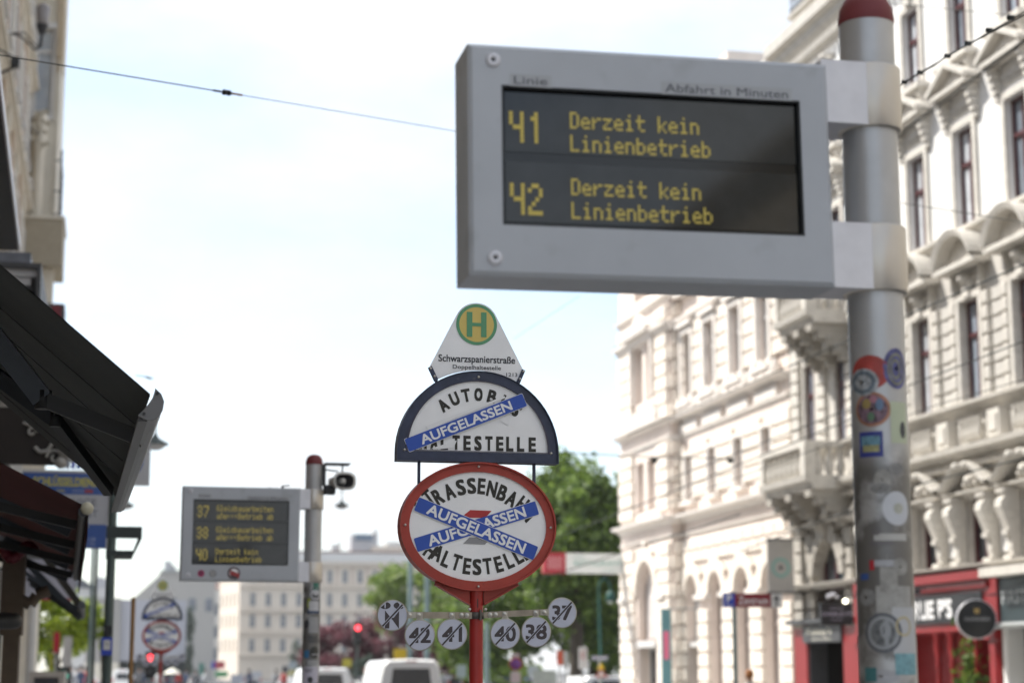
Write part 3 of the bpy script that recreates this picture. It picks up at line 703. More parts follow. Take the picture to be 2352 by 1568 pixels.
# teal banner
m = MB().box(65.9-A0,67.0-A0,.60,.64,.3,3.6); t = thing('vertical_banner', 'teal vertical banner with pink panel on the projecting corner of the pale house', 'banner', (20,A0,0), PI/2)
a0_, a1_ = at(1518,1397,62.7), at(1540,1397,62.7)
t.location = (a0_.x, 62.7, 0); t.rotation_euler = (0,0,0)
ww = a1_.x-a0_.x
MB().box(0,ww,-.02,.02,.4,a0_.z).build('banner_cloth', teal, t); MB().box(ww*.22,ww*.75,-.027,-.022,2.05,3.0).build('pink_panel', pinkb, t)
MB().bar((ww,0,a0_.z),(ww+1.4,.0,a0_.z+.02),.02).bar((ww,0,.5),(ww+1.4,.0,.5),.02).build('bracket', zinc, t)
# P Zentrum direction sign on its own pole
a = at(1686, 1380, 35); t = thing('direction_sign', 'blue and maroon direction sign with white arrow panel on a thin pole', 'sign', (a.x, 35, 0))
MB().bar((0,0,0.1),(0,0,3.16),.04,12).build('pole', polelight, t)
MB().box(-.24,-.005,-.06,-.045,2.86,3.14).build('parking_panel', signblue, t); MB().box(.0,.735,-.06,-.045,2.87,3.135).build('name_panel', zred, t)
MB().box(.74,.97,-.06,-.045,2.87,3.135).build('arrow_panel', whitew, t)
nb = MB(); txt('P', None, None, (-.12,-.062,3.03), .1, .15, mb=nb, off=.018); txt('Max', None, None, (-.12,-.062,2.9), .15, .05, mb=nb); txt('Zentrum', None, None, (.37,-.062,3.0), .6, .15, mb=nb); nb.build('lettering', bwhite, t)
MB().plate([(.83,2.9),(.87,2.9),(.87,3.02),(.92,3.02),(.85,3.11),(.78,3.02),(.83,3.02)], -.064,-.061).build('arrow', printd, t)

# ------------------------------------------------------------------ street walls behind the camera (they shade and mirror)
def plain_house(name, label, loc, rz, L, Ht, m, gm, fm, pitch=2.8):
    t = thing(name, label, 'building', loc, rz)
    H = []
    nf = int((Ht-4.5)//4)
    us = [pitch*.6+pitch*k for k in range(int((L-pitch*.3)//pitch))]
    for u in us:
        H.append((u-.8,u+.8,.4,3.2))
        for f in range(nf): H.append((u-.5,u+.5,5.0+4*f,7.3+4*f))
    mb = MB(); wall_holes(mb, 0, L, 0, Ht, H, .25); mb.build('wall', m, t)
    MB().box(0,L,-12,-.26,0,Ht).build('building_core', m, t)
    wn = win_meshes(1.0, 2.3, fm, gm); wb = win_meshes(1.6, 2.8, fm, glass_d)
    for u in us:
        put_win(t, wb, u, .4, -.18)
        for f in range(nf): put_win(t, wn, u, 5.0+4*f, -.18)
    for f in range(nf): moulding(0, L, cprof(4.3+4*f, 4.55+4*f, .25)).build('cornice', m, t)
    moulding(0, L, cprof(Ht-.8, Ht, .8)).build('cornice', m, t)
    MB().add([(0,0,Ht),(L,0,Ht),(L,-5,Ht+3),(0,-5,Ht+3),(0,-12,Ht+3),(L,-12,Ht+3)], [(0,1,2,3),(3,2,5,4)]).build('roof', slate, t)
    return t
plain_house('apartment_house', 'ochre five storey house on the right beside the viewer', (20,2,0), PI/2, 27.9, 21.5, beige, glass_b, whitew)
plain_house('apartment_house', 'grey five storey house on the right behind the viewer', (20,-27,0), PI/2, 28.9, 20, plasterB2, glass_b, frame_r)

plain_house('apartment_house', 'tan stone house on the right far behind the viewer', (20,-66,0), PI/2, 38.9, 17.5, beige2, glass_b, whitew)

# ------------------------------------------------------------------ left-hand houses
LX = -2.93
hl = thing('awning_house', 'brown plaster house at the left with plum window frames above the awnings', 'building', (LX, 60, 0), -PI/2)   # local x = 60-Y
H = []; wu = [1.7+2.3*k for k in range(13)]
for u in wu:
    for f in range(4): H.append((u-.45,u+.45,8.4+4.1*f,10.9+4.1*f))
m = MB(); wall_holes(m, 0, 31, 6.6, 24, H, .25); m.build('wall', beige2, hl)
MB().box(0,61,-12,-.26,0,24).build('building_core', beige2, hl)
MB().box(31,61,-.25,0,6.6,24).build('wall', beige2, hl)
wl = win_meshes(.9, 2.5, purple, glass_d)
slw = surround(.9, 2.5, .14, .12).box(-.6,.6,0,.3,-.12,-.02).mesh(whitew,'window_surround')
for u in wu:
    for f in range(4): put_win(hl, wl, u, 8.4+4.1*f, -.16); link('window_surround', slw, hl, (u,0,8.4+4.1*f))
    MB().box(u+.9,u+1.3,0,.14,6.7,23.4).build('pilaster', pinkish if wu.index(u) % 2 else beige, hl)
for f in range(4): moulding(0, 31, cprof(7.6+4.1*f, 7.85+4.1*f, .3)).build('cornice', beige, hl)
moulding(0, 61, cprof(23.2, 24.1, .8)).build('cornice', beige, hl)
m = MB().box(0,61,-.25,-.02,0,6.6)
m.build('shop_storey', mat('taupe_plaster', (.34,.30,.25), .85, var=.12, scale=2), hl)
for u in (.5, 1.8, 3.6, 5.5, 7.5, 9.5, 12, 15, 18, 22, 26): MB().box(u-.22,u+.22,-.02,.14,0,6.6).build('pilaster', whitew if u < 2 else beige, hl)
# oriel of the beige house, side face towards the viewer
ho = thing('oriel_house', 'beige house with projecting bay window and balcony at the top left', 'building', (LX, 60.1, 0), 0)
HW = [(.55,.98,20.0,22.75)]
XM = at(132,300,60).x-LX; XT = at(147,60,60).x-LX; ZT = at(130,165,60).z
m = MB(); wall_holes(m, -.05, XM, 15.0, 28, [(.12,.70,19.3,22.2)], .2)
o = m.build('oriel_side', beige, ho); o.scale = (1,-1,1)
MB().box(-.05,XM-.02,.22,3,0.1,27.95).build('building_core', beige, ho)
MB().box(XM-.02,XM+.02,.0,5,15.0,28).build('oriel_front', beige, ho)
wo = win_meshes(.58,2.9,whitew,glass_b,tr=.74,mull=0,fr=.07)
f = link('window', wo[0], ho, (.41,.14,19.3), (0,0,PI)); link('pane', wo[1], f)
MB().box(.04,.78,-.14,0,19.12,19.28).box(.06,.12,-.06,0,19.3,22.2).box(.70,.76,-.06,0,19.3,22.2).box(.04,.78,-.1,0,22.2,22.4).build('window_surround', whitew, ho)
MB().box(XM-.14,XT,-.12,2,ZT+.5,28).box(XM-.1,XT-.08,-.08,2,ZT,ZT+.5).build('cornice_block', beige2, ho)
for u in (-.04,.84): MB().box(u,u+.07,-.06,0,15.0,28).build('pilaster', beige, ho)
a = at(147,515,60); b = at(147,620,60)
MB().box(-.05,a.x-LX,-.75,2,b.z,a.z).build('balcony_base', mat('shade_tinted_plaster', (.34,.30,.23), .85, var=.08), ho)  # plaster colour darkened to carry the shade of the underside
MB().box(-.05,a.x-LX+.05,-.8,2,a.z,a.z+.1).build('balcony_edge', beige, ho)
m = MB(); xr = at(137,500,60).x-LX
for z in (a.z, a.z+.75, a.z+1.75): m.bar((.9,-.6,z+.2),(xr,-.6,z+.2),.025); m.bar((xr,-.6,z+.2),(xr,1.6,z+.2),.025)
for k in range(6): m.bar((xr,-.6+k*.4,a.z),(xr,-.6+k*.4,a.z+1.8),.018)
m.bar((xr,-.6,a.z),(xr,-.6,a.z+2.3),.035); m.build('balcony_railing', iron, ho)
m = MB().lathe([(.05,a.z),(.16,a.z+.3),(.17,a.z+2.2),(.24,a.z+2.5),(.2,a.z+3.0),(.25,a.z+3.4),(.14,a.z+3.6)], 12, (.38,-.2,0))
for k in range(14): m.lathe([(0,.1),(.08,.06),(.1,0)], 6, (.2+.45*rr.random(), -.55-.2*rr.random(), a.z+2.3+1.3*rr.random()), 'y')
m.build('carved_figure', beige, ho)
# lower narrower tower part under the balcony, hanging sign
c0 = at(72,640,59); c1 = at(122,640,59)
MB().box(0,c1.x-LX-.02,-.3,.2,4,b.z).build('lower_wall', beige, ho)
m = MB()
for k in range(9): m.lathe([(0,.14),(.1,.1),(.16,0)], 8, (c1.x-LX-.1+.12*rr.random(),-.4,8.6+k*.28), 'y')
m.build('carved_ornament', beige2, ho)
# old wall lantern high on the brown house
a = at(98, 45, 44)
t = thing('wall_lantern', 'old street lantern on a curly iron bracket high on the brown house', 'lantern', (a.x,44,a.z))
MB().lathe([(.02,.42),(.14,.34),(.17,.3),(.13,-.15),(.06,-.25)], 6).build('lantern_glass', mat('lantern_pane', (.24,.22,.22), .3), t)
m = MB().lathe([(.15,-.14),(.1,-.3),(.03,-.42),(.02,-.7)], 8)
m.tube([(0,0,-.6),(-.12,0,-.78),(-.3,0,-.62),(-.42,0,-.5),(-.6,0,-.42),(-.9,0,-.4)], .025); m.tube([(.02,0,-.3),(-.08,0,-.7),(-.25,0,-.55),(-.38,0,-.36),(-.7,0,-.4)], .018)
m.build('iron_bracket', iron, t)
a = at(35,140,40); t = thing('floodlight', 'small black floodlight fixed among the plum windows at the top left', 'lamp', (a.x,40,a.z))
MB().box(-.09,.09,-.1,.1,-.14,.06).bar((0,0,-.14),(-.3,0,-.3),.03).build('lamp_head', black, t)
MB().bar((-.08,0,.1),(-.5,0,.3),.02).build('arm', black, t)
# dark canopy edge (nearest, leaning line at the left border)
t = thing('glass_canopy', 'dark flat canopy with a bright metal edge at the far left above the awnings', 'canopy', (0,0,0))
pa = at(-60,-100,8.0); pb = at(41,572,22)
zc = pb.z
def onz(x, y, z):
    r = Fv + Rv*((x-1176)/FPX) - Uv*((y-784)/FPX); return CAM + r*((z-CAM.z)/r.z)
q0 = onz(0,235,zc); q1 = onz(42,576,zc); d = (q1-q0); q0 = q0-d*.45
MB().add([(LX,q0.y,zc),(q0.x,q0.y,zc),(q1.x,q1.y,zc),(LX,q1.y,zc),(LX,q0.y,zc+.1),(q0.x,q0.y,zc+.1),(q1.x,q1.y,zc+.1),(LX,q1.y,zc+.1)], [(0,1,2,3),(4,5,6,7),(0,1,5,4),(2,3,7,6)]).build('canopy_slab', black, t)
MB().sbar((q0.x+.012,q0.y,zc+.05),(q1.x+.012,q1.y,zc+.05),.02,.1).build('metal_edge', alu, t)
MB().sbar((q0.x-.28,q0.y,zc-.03),(q1.x-.25,q1.y,zc-.03),.03,.05).build('beam', armgrey, t)
# moulded shop cornice just beyond
t = thing('shop_cornice', 'grey moulded shop cornice with dark lead top just under the beige balcony', 'cornice', (0,0,0))
a = at(95,608,24.5); b = at(70,585,24.5); c = at(95,672,24.5)
MB().box(LX,a.x,24.5,29,a.z-.05,a.z+.02).box(a.x-.05,a.x+.0,24.5,29,c.z-.6,a.z-.05).build('lead_edge', mat('lead_dark', (.05,.05,.055), .5, var=.3, scale=6), t)
MB().box(LX,b.x,24.6,28.5,a.z+.02,b.z+.05).build('lead_top', mat('lead_blue', (.12,.13,.16), .5, var=.3, scale=6), t)
m = MB()
for k in range(4): m.box(LX,a.x-.06-.07*k,24.58+.04*k,28.8,a.z-.05-.1*(k+1),a.z-.05-.1*k-.003)
m.build('moulding', greyw, t)
m = MB().box(LX,a.x-.3,24.75,28.6,c.z-2.2,a.z-.45)
m.build('wall_face', mat('pale_stucco', (.36,.35,.33), .8, var=.1), t)
for k in range(3): MB().box(a.x-.42-.12*k,a.x-.36-.12*k,24.62,24.75,c.z-1.4,a.z-.46).build('fluting', whitew, t)
# small red sign box
a = at(120,703,40); b = at(148,722,40)
t = thing('red_box_sign', 'small dark red box sign jutting out above the slope of the grey awning', 'sign', (a.x,40,a.z))
MB().box(0,.20,-.1,.9,-.32,0).build('sign_face', mat('dull_red', (.16,.02,.03), .5), t); MB().box(.2,.26,-.12,.92,-.4,.03).box(-.3,.2,-.11,.9,0.0,.04).build('frame', anth, t)

# ------------------------------------------------------------------ awnings
def fabric(name, P, parent, m, nu=10, nv=14, sag=.03, th=.006):
    """cloth between near/far edges: P = near_bar, near_wall, far_wall, far_bar"""
    mb = MB(); vs = []; fsx = []
    for i in range(nu+1):
        for j in range(nv+1):
            s, t_ = i/nu, j/nv
            p = (P[0]*(1-s)+P[1]*s)*(1-t_)+(P[3]*(1-s)+P[2]*s)*t_
            p = p.copy(); p.z -= sag*math.sin(PI*s)*(.6+.4*math.sin(t_*PI*5))
            vs.append(p)
    for i in range(nu):
        for j in range(nv): a = i*(nv+1)+j; fsx.append((a,a+1,a+nv+2,a+nv+1))
    mb.add(vs, fsx, True); mb.add([v+Vector((0,0,th)) for v in vs], fsx, True)
    return mb.build(name, m, parent)
# big charcoal awning: the front bar runs along the street
nb0 = at(360, 930, 7.3); nb1 = at(283, 1152, 11.7)
aw = thing('grey_awning', 'large charcoal folding awning with scratched grey front bar at the left', 'awning')
wn = at(-330, 300, 7.3); nrm = Vector((0,0,1))
dx = (at(345,905,7.3)-at(0,597,7.3)); slope = dx.z/dx.x
zt = nb0.z - slope*(nb0.x-LX)
Pn = at(345,908,7.3); Pw = Vector((LX, 7.3, Pn.z-slope*(Pn.x-LX)))
Pf = at(266,1140,11.7); Pwf = Vector((LX, 11.7, Pf.z-slope*.97*(Pf.x-LX)))
fabric('canopy_fabric', [Pn, Pw, Pwf, Pf], aw, fabricg, sag=.05)
d = (nb1-nb0).normalized(); side = d.cross(Vector((0,0,1))).normalized(); upv = side.cross(d)
prof = [(-.067,-.042),(-.045,-.056),(-.015,-.06),(.008,-.047),(.022,-.02),(.026,.012),(.014,.04),(-.008,.06),(-.013,.03),(-.028,.005),(-.045,-.02)]
def sweep(a, b, prof, name, m, parent):
    n = len(prof); vs = [a+side*x+upv*y for x,y in prof]+[b+side*x+upv*y for x,y in prof]
    return MB().add(vs, [(i,(i+1)%n,n+(i+1)%n,n+i) for i in range(n)]+[tuple(range(n)),tuple(range(2*n-1,n-1,-1))]).build(name, m, parent)
if side.x < 0: side = -side
sweep(nb0, nb1, prof, 'front_bar', awnalu, aw)
sweep(nb0-d*.02, nb0-d*.002, [(x*1.05,y*1.05) for x,y in prof], 'end_cap', endcap, aw)
sweep(nb1+d*.002, nb1+d*.02, [(x*1.05,y*1.05) for x,y in prof], 'end_cap', endcap, aw)
for x, y in ((.0,.042),(-.048,-.038)): MB().bar(nb0-d*.03+side*x+upv*y, nb0-d*.018+side*x+upv*y, .006, 8).build('cap_screw', black, aw)
MB().sbar(nb0+side*(-.052)+upv*(-.058), nb1+side*(-.052)+upv*(-.058), .036, .014).build('bar_rail', mat('awning_rail', (.055,.052,.052), .4, metal=.4, var=.1), aw)
def arm(pts, r1, r2, parent, joint=True):
    a, e, b = pts
    MB().sbar(a, e, r1*2.0, r1*2.6).build('arm', armgrey, parent)
    MB().sbar(e, b, r1*1.7, r1*1.9).build('arm', armdark, parent)
    if joint: MB().lathe([(0,-.035),(r1*1.05,-.04),(r1*1.05,.04),(0,.035)], 16, tuple(e)).build('elbow_joint', armdark, parent)
arm([at(-180,560,8.3), at(100,918,8.2), at(345,1010,8.15)+Vector((-.03,0,0))], .034, .02, aw)
arm([at(-120,780,10.3), at(126,962,10.0), at(262,1128,10.9)+Vector((-.03,0,-.0))], .030, .02, aw)
for k in range(1,6):
    t_ = k/6; p0_ = Pn.lerp(Pf,t_)+Vector((-.03,0,-.012)); p1_ = Pw.lerp(Pwf,t_); pts = []
    for i in range(13): p = p0_.lerp(p1_, i/12); p.z -= .05*math.sin(PI*i/12)*(.6+.4*math.sin(t_*PI*5))+.006; pts.append(p)
    MB().tube(pts, .0022, 5).build('seam', armdark, aw)
# maroon awning
an = thing('maroon_awning', 'dark maroon awning with cream end cap and frayed valance below the grey one', 'awning')
Pn = at(196,1164,12.6); Pw_ = at(-40,1038,12.6); sl = (Pn.z-Pw_.z)/(Pn.x-Pw_.x); Pw_ = Vector((LX,12.6,Pn.z-sl*(Pn.x-LX)))
Pf = at(178,1318,18.6); Pwf = Vector((LX,18.6,Pf.z-sl*(Pf.x-LX)))
fabric('canopy_fabric', [Pn,Pw_,Pwf,Pf], an, fabricr, sag=.03)
m = MB(); n = 22; rv = random.Random(9); vs = []; 
for i in range(n+1):
    p = Pn.lerp(Pf, i/n)+Vector((.015,0,.0)); vs += [p, p+Vector((.0,0,-.16-.05*(i%2)-.04*rv.random()))]
m.add(vs, [(2*i,2*i+2,2*i+3,2*i+1) for i in range(n)]); m.add([v+Vector((.006,0,0)) for v in vs], [(2*i,2*i+2,2*i+3,2*i+1) for i in range(n)])
m.build('valance', fabricr, an)
MB().bar(Pn+Vector((-.01,0,-.03)), Pf+Vector((-.01,0,-.03)), .035, 10).build('front_bar', anth, an)
MB().lathe([(0,-.03),(.036,-.025),(.042,.0),(.038,.03),(0,.04)], 14, tuple(Pn+Vector((.012,-.02,-.01))), 'y').build('end_cap', cream, an)
for k in range(4):
    t_ = .1+.26*k; b_ = Pn.lerp(Pf, t_)+Vector((-.05,0,-.06)); e_ = b_+Vector((-1.0,-.1,.22)); a_ = e_+Vector((-1.0,.2,.5))
    MB().sbar(e_, b_, .05,.06).build('arm', armdark, an); MB().sbar(a_, e_, .055,.07).build('arm', armgrey, an)
    b2 = b_+Vector((-.05,.5,-.02)); e2 = b2+Vector((-.55,.0,.24)); MB().sbar(e2, b2, .05,.06).build('arm', armgrey, an)
# olive awning, far
ao = thing('olive_awning', 'small dark olive awning steeply pitched, farthest of the three awnings', 'awning')
Pn = at(188,1382,22); Pw_ = at(88,1242,22); sl = (Pn.z-Pw_.z)/(Pn.x-Pw_.x); Pw_ = Vector((at(78,1242,22).x,22,Pn.z-sl*(Pn.x-at(78,1242,22).x)))
off = Vector((-.03,3.2,-.04)); fabric('canopy_fabric', [Pn,Pw_,Pw_+off,Pn+off], ao, fabrico, sag=.02)
MB().bar(Pn+Vector((0,-.02,-.03)), Pn+off+Vector((0,.0,-.03)), .045, 10).build('front_bar', anth, ao)
for k in range(3):
    b_ = Pn+off*(.15+.35*k)+Vector((-.04,0,-.06)); MB().sbar(b_+Vector((-.62,0,.42)), b_, .05,.05).build('arm', armdark if k % 2 else armgrey, ao)
MB().sbar(at(60,1290,23), at(185,1420,23), .05,.08).build('arm', armgrey, ao)
MB().box(LX, Pw_.x, 22, 25, Pw_.z-.1, Pw_.z+.04).build('wall_box', anth, ao)
# carved portal post with maroon scroll, and patio heater end
a = at(32,1300,16.5)
t = thing('portal_post', 'dark carved shop portal post topped by a maroon scroll at the left edge', 'post', (a.x,16.5,0))
zt_ = at(32,1242,16.5).z
MB().box(-.09,.09,-.1,.3,1.95,zt_-.05).box(-.06,.07,-.08,.28,.13,1.95).build('post_shaft', mat('post_brown', (.10,.075,.055), .7, var=.2), t)
MB().box(-.14,-.09,-.1,.3,.13,zt_-.25).build('pale_strip', whitew, t)
m = MB()
for k in range(14):
    s = k/13; m.lathe([(.045,-.05),(.05,0),(.045,.05)], 10, (-.2+.36*s, -.12, zt_-.1+.05*math.sin(s*9)), 'y')
    m.lathe([(0,-.055),(.045,-.05),(.045,.05),(0,.055)], 10, (-.2+.36*s, -.12, zt_-.1+.05*math.sin(s*9)), 'y')
m.build('maroon_scroll', mat('maroon_gloss', (.13,.01,.02), .4), t)
m = MB(); m.tube([(.06,-.05,2.25),(.15,-.05,2.2),(.2,-.05,2.28),(.3,-.05,2.32)], .05); m.build('carved_bracket', mat('post_brown', (.1,.07,.05)), t)
a = at(30,1425,15); t = thing('patio_heater', 'dark horizontal tube heater with rounded end at the lower left edge', 'heater', (a.x,15,a.z))
MB().lathe([(0,.07),(.03,.062),(.055,.04),(.065,0),(.065,-1.6)], 18, (.0,0,0), 'x').build('heater_tube', mat('heater_grey', (.035,.035,.037), .45), t)
MB().sbar((-.6,0,.05),(-1.2,.3,.6),.03,.05).build('wall_arm', anth, t)
t = thing('downpipe', 'pale downpipe standing beside the brown pillar at the lower left', 'pipe', (at(70,1500,40).x,40,0))
MB().bar((0,0,.13),(0,0,3.0),.09,12).build('pipe', whitew, t); MB().bar((0,0,2.95),(0,0,3.1),.11,12).build('collar', greyw, t)
# dark ornate hanging sign with white scrollwork
a = at(40,935,21); b = at(180,1080,21)
t = thing('ornamental_sign', 'dark brown shop board with white scrollwork under the grey awning', 'sign', (a.x,21,b.z))
Wd = b.x-a.x; Hd = a.z-b.z
MB().box(-.2,Wd*.8,.0,.12,.06,Hd).build('board', mat('deep_brown', (.014,.009,.007), .7), t)
m = MB(); rv = random.Random(4)
def curl(m, x, z, r, turns, s=1, th=.016):
    pts = [(x+s*r*(1-.75*k/18)*math.cos(turns*2*PI*k/18), -.03, z+r*(1-.75*k/18)*math.sin(turns*2*PI*k/18)) for k in range(19)]
    m.tube(pts, th, 6)
curl(m, Wd*.75, Hd*.42, .11, 1.1); curl(m, Wd*.62, Hd*.2, .09, 1.2, -1); curl(m, Wd*.9, Hd*.2, .08, 1.1); curl(m, Wd*.25,Hd*.6,.06,1)
m.tube([(Wd*.3,-.03,Hd*.36),(Wd*.38,-.03,Hd*.28),(Wd*.5,-.03,Hd*.3),(Wd*.58,-.03,Hd*.44),(Wd*.68,-.03,Hd*.55),(Wd*.8,-.03,Hd*.5)], .022)
m.tube([(Wd*.1,-.03,Hd*.75),(Wd*.3,-.03,Hd*.68),(Wd*.5,-.03,Hd*.62),(Wd*.75,-.03,Hd*.72)], .014)
m.lathe([(0,-.1),(.06,-.08),(.08,0)], 10, (Wd*.78,0,Hd*.3), 'y'); m.lathe([(0,-.1),(.05,-.08),(.07,0)], 10, (Wd*.72,0,Hd*.12), 'y')
m.build('scrollwork', mat('scroll_white', (.30,.29,.27), .7, var=.1), t)
# key service sign
a = at(52,1080,24); b = at(243,1258,24); Wd = b.x-a.x; Hd = a.z-b.z
t = thing('service_sign', 'blue and white projecting sign with yellow key service lettering', 'sign', ((a.x+b.x)/2,24,b.z))
h = Wd/2
MB().box(-h,h,0,.16,Hd*.70,Hd-.02).build('blue_panel', keyblue, t); MB().box(-h,h,.002,.158,Hd*.31,Hd*.70-.002).build('white_panel', mat('panel_white', (.42,.42,.45), .5, var=.03), t); MB().box(-h,h,0,.16,0,Hd*.31-.002).build('blue_panel', keyblue, t)
MB().box(-h-.01,h+.012,-.01,.17,Hd-.02,Hd+.015).box(h,h+.014,-.01,.17,-.015,Hd-.02).build('frame', greyw, t)
nb = MB(); txt('SCHLÜSSELDIENST', None, None, (.03,-.003,Hd*.875), Wd*.8, .135, mb=nb, off=.02); txt('NOTDIENST', None, None, (-.02,-.003,Hd*.235), Wd*.62, .10, mb=nb, off=.018); txt('24h', None, None, (-.05,-.003,Hd*.745), .1, .04, mb=nb); nb.build('lettering', keyyel, t)
nb = MB(); txt('SERVICE', None, None, (.13,-.001,Hd*.60), Wd*.5, .085, mb=nb); txt('HORST', None, None, (.22,-.001,Hd*.45), Wd*.36, .085, mb=nb); nb.build('lettering', mat('grey_print', (.12,.12,.14), .5, var=0), t)
nb = MB(); txt('0 58', None, None, (.33,-.003,Hd*.115), .12, .045, mb=nb); txt('5 52', None, None, (.33,-.003,Hd*.05), .12, .045, mb=nb); txt('KEYS', None, None, (.16,-.003,Hd*.745), .13, .035, mb=nb); txt('SAFES', None, None, (-.25,-.003,Hd*.745), .14, .035, mb=nb); nb.build('lettering', mat('pale_blue_print', (.35,.4,.55), .5, var=0), t)
MB().box(.24,.34,-.004,-.001,Hd*.725,Hd*.765).build('red_tab', signred, t)
MB().sbar((-h,.08,Hd*.5),(LX-t.location.x,.08,Hd*.5),.05,.05).build('wall_bracket', anth, t)
# blue wall stripes behind the scrollwork
mat('frame_pale', (.22,.25,.32), .5); t = thing('striped_panel', 'blue and grey striped shop panel seen between scrollwork and key sign', 'sign', (at(140,1040,26).x,26,at(140,1075,26).z))
for k in range(5): MB().box(k*.07,.055+k*.07,0,.05,0,.5).build('stripe', [keyblue,MATS['frame_pale'],signblue,keyblue,MATS['frame_pale']][k], t)
# grey square sign with blue circle
a = at(300,1003,27); b = at(343,1115,27)
t = thing('blue_circle_sign', 'grey square sign with blue disc half hidden behind the grey awning bar', 'sign', (b.x,27,b.z))
hh = a.z-b.z; MB().box(-hh,0,-.06,.06,0,hh).build('sign_board', greyw, t)
MB().plate(ell(-hh/2,hh/2,hh*.36,hh*.36,30), -.068,-.062).build('blue_disc', keyblue, t)
MB().sbar((-hh,.0,hh/2),(LX-b.x,.0,hh/2),.05,.06).build('wall_bracket', anth, t)
# grey sign edge
a = at(246,1108,29); b = at(266,1190,29)
t = thing('grey_sign', 'narrow grey sign edge visible right of the blue key sign', 'sign', (b.x,29,b.z)); hh = a.z-b.z
MB().box(-.5,0,-.05,.05,.06,hh).build('sign_board', mat('pale_sign', (.40,.41,.44), .5), t); txt('Y', printd, t, (-.07,-.056,hh*.55), .1, .16)
MB().lathe([(0,-.04),(.06,-.02),(.07,0),(0,.04)], 12, (-.1,0,.02), 'y').build('sign_cap', greyw, t)
MB().sbar((-.5,0,hh/2),(LX-b.x,0,hh/2),.05,.05).build('wall_bracket', anth, t)
# white panel sign with red edge
a = at(38,1262,30); b = at(172,1374,30)
t = thing('rounded_panel_sign', 'lilac white rounded panel sign with red lower edge behind the olive awning', 'sign', (a.x,30,b.z)); Wd, Hd = b.x-a.x, a.z-b.z
MB().plate([(0,.08),(.08,0),(Wd,0),(Wd,Hd),(0,Hd)], 0, .12).build('sign_board', mat('lilac_white', (.42,.42,.50), .5, var=.02), t)
MB().box(.08,Wd+.01,-.005,.12,-.03,.0).box(0,Wd,-.006,.0,Hd-.02,Hd+.005).build('red_edge', signred, t)
MB().ring(ell(Wd*.36,Hd*.42,.26,.22,36), ell(Wd*.36,Hd*.42,.25,.21,36), -.006,-.001).build('arc_mark', greyw, t)
MB().sbar((0,.06,Hd*.6),(LX-a.x,.06,Hd*.6),.05,.05).build('wall_bracket', anth, t)

# ------------------------------------------------------------------ masts, lamps, small street furniture on the left
def mast(name, label, px, Y, z1, r, m, cat='mast', r1=None):
    a = at(px, 1500, Y); t = thing(name, label, cat, (a.x,Y,0))
    MB().bar((0,0,.13),(0,0,z1),r,14,r1 or r*.8).build('pole', m, t); MB().bar((0,0,.1),(0,0,.5),r*1.4,14).build('base_collar', m, t)
    return t
t = mast('lamp_mast', 'dark green mast carrying an open rectangular frame and blue sign at the left', 247, 22, at(252,1110,22).z, .06, polegreen)
f0 = at(245,1208,22); f1 = at(326,1236,22); f2 = at(300,1250,22)
m = MB(); x0, x1 = f0.x-t.location.x, f1.x-t.location.x; zt, zb = f0.z, f1.z
m.box(x0,x1,-.05,.05,zb+.0,zt).box(x0,x1-.1,-.05,.75,zb-.2,zb-.14)
m.add([(x1,-.05,zt),(x1,.05,zt),(x1-.1,.75,zb-.14),(x1-.1,.6,zb-.14),(x1,-.05,zb),(x1,.05,zb),(x1-.1,.75,zb-.2),(x1-.1,.6,zb-.2)], [(0,1,2,3),(4,5,6,7),(0,3,7,4),(1,2,6,5)])
m.build('open_frame', mat('frame_dark', (.035,.045,.045), .6), t)
a = at(233,1463,22); b = at(257,1504,22)
MB().box(a.x-t.location.x,b.x-t.location.x,-.1,-.085,b.z,a.z).build('blue_sign', signblue, t)
MB().box(a.x-t.location.x+.025,b.x-t.location.x-.02,-.104,-.101,b.z+.06,a.z-.03).build('white_field', whitew, t)
txt('Taxi', printd, t, ((a.x+b.x)/2-t.location.x,-.107,(a.z+b.z)/2+.03), .06, .02)
MB().box(-.04,.04,-.08,.0,a.z+.02,a.z+.13).build('control_box', black, t)
mast('mast', 'slim grey green mast left of the blue signed mast', 214, 31, at(219,1262,31).z+1.2, .03, polegreen)
mast('mast', 'thin pale mast at the far left edge of the open sky', 205, 36, at(205,1270,36).z+1.6, .035, polelight)
mast('wooden_post', 'plain orange brown post standing before the pale hoarding', 302, 26, at(303,1371,26).z, .03, wood, 'post', .03)
def pendant(px, py, Y, label, s=1.0):
    a = at(px, py, Y); t = thing('pendant_lamp', label, 'street lamp', (a.x,Y,a.z), 0, 'pendant street lamps')
    MB().lathe([(.02,.16),(.05,.1),(.10,.06),(.20,.01),(.22,-.02)], 18).lathe([(0,.18),(.02,.16)],8).build('lamp_shade', polegreen, t)
    MB().lathe([(.17,-.02),(.14,-.07),(.07,-.1),(0,-.11)], 14).build('lamp_glass', mat('lamp_white', (.7,.7,.7), .3), t)
    MB().bar((0,0,.16),(0,0,.4),.015).bar((-.05,0,.4),(.05,0,.4),.02).build('hook', polegreen, t)
    a2 = a
    m = MB().bar((-.3,.02,.4),(-9,6,1.6),.0025,5); m.build('span_wire', wirel, t)
    t.scale = (s,s,s); return t
pendant(356,1018,30,'pendant street lamp half hidden behind the grey awning bar')
pendant(290,1160,48,'small dark pendant lamp peeking under the far end of the grey awning bar')
pendant(785,1160,52,'pendant lamp hanging in the sky just right of the farther display pole')
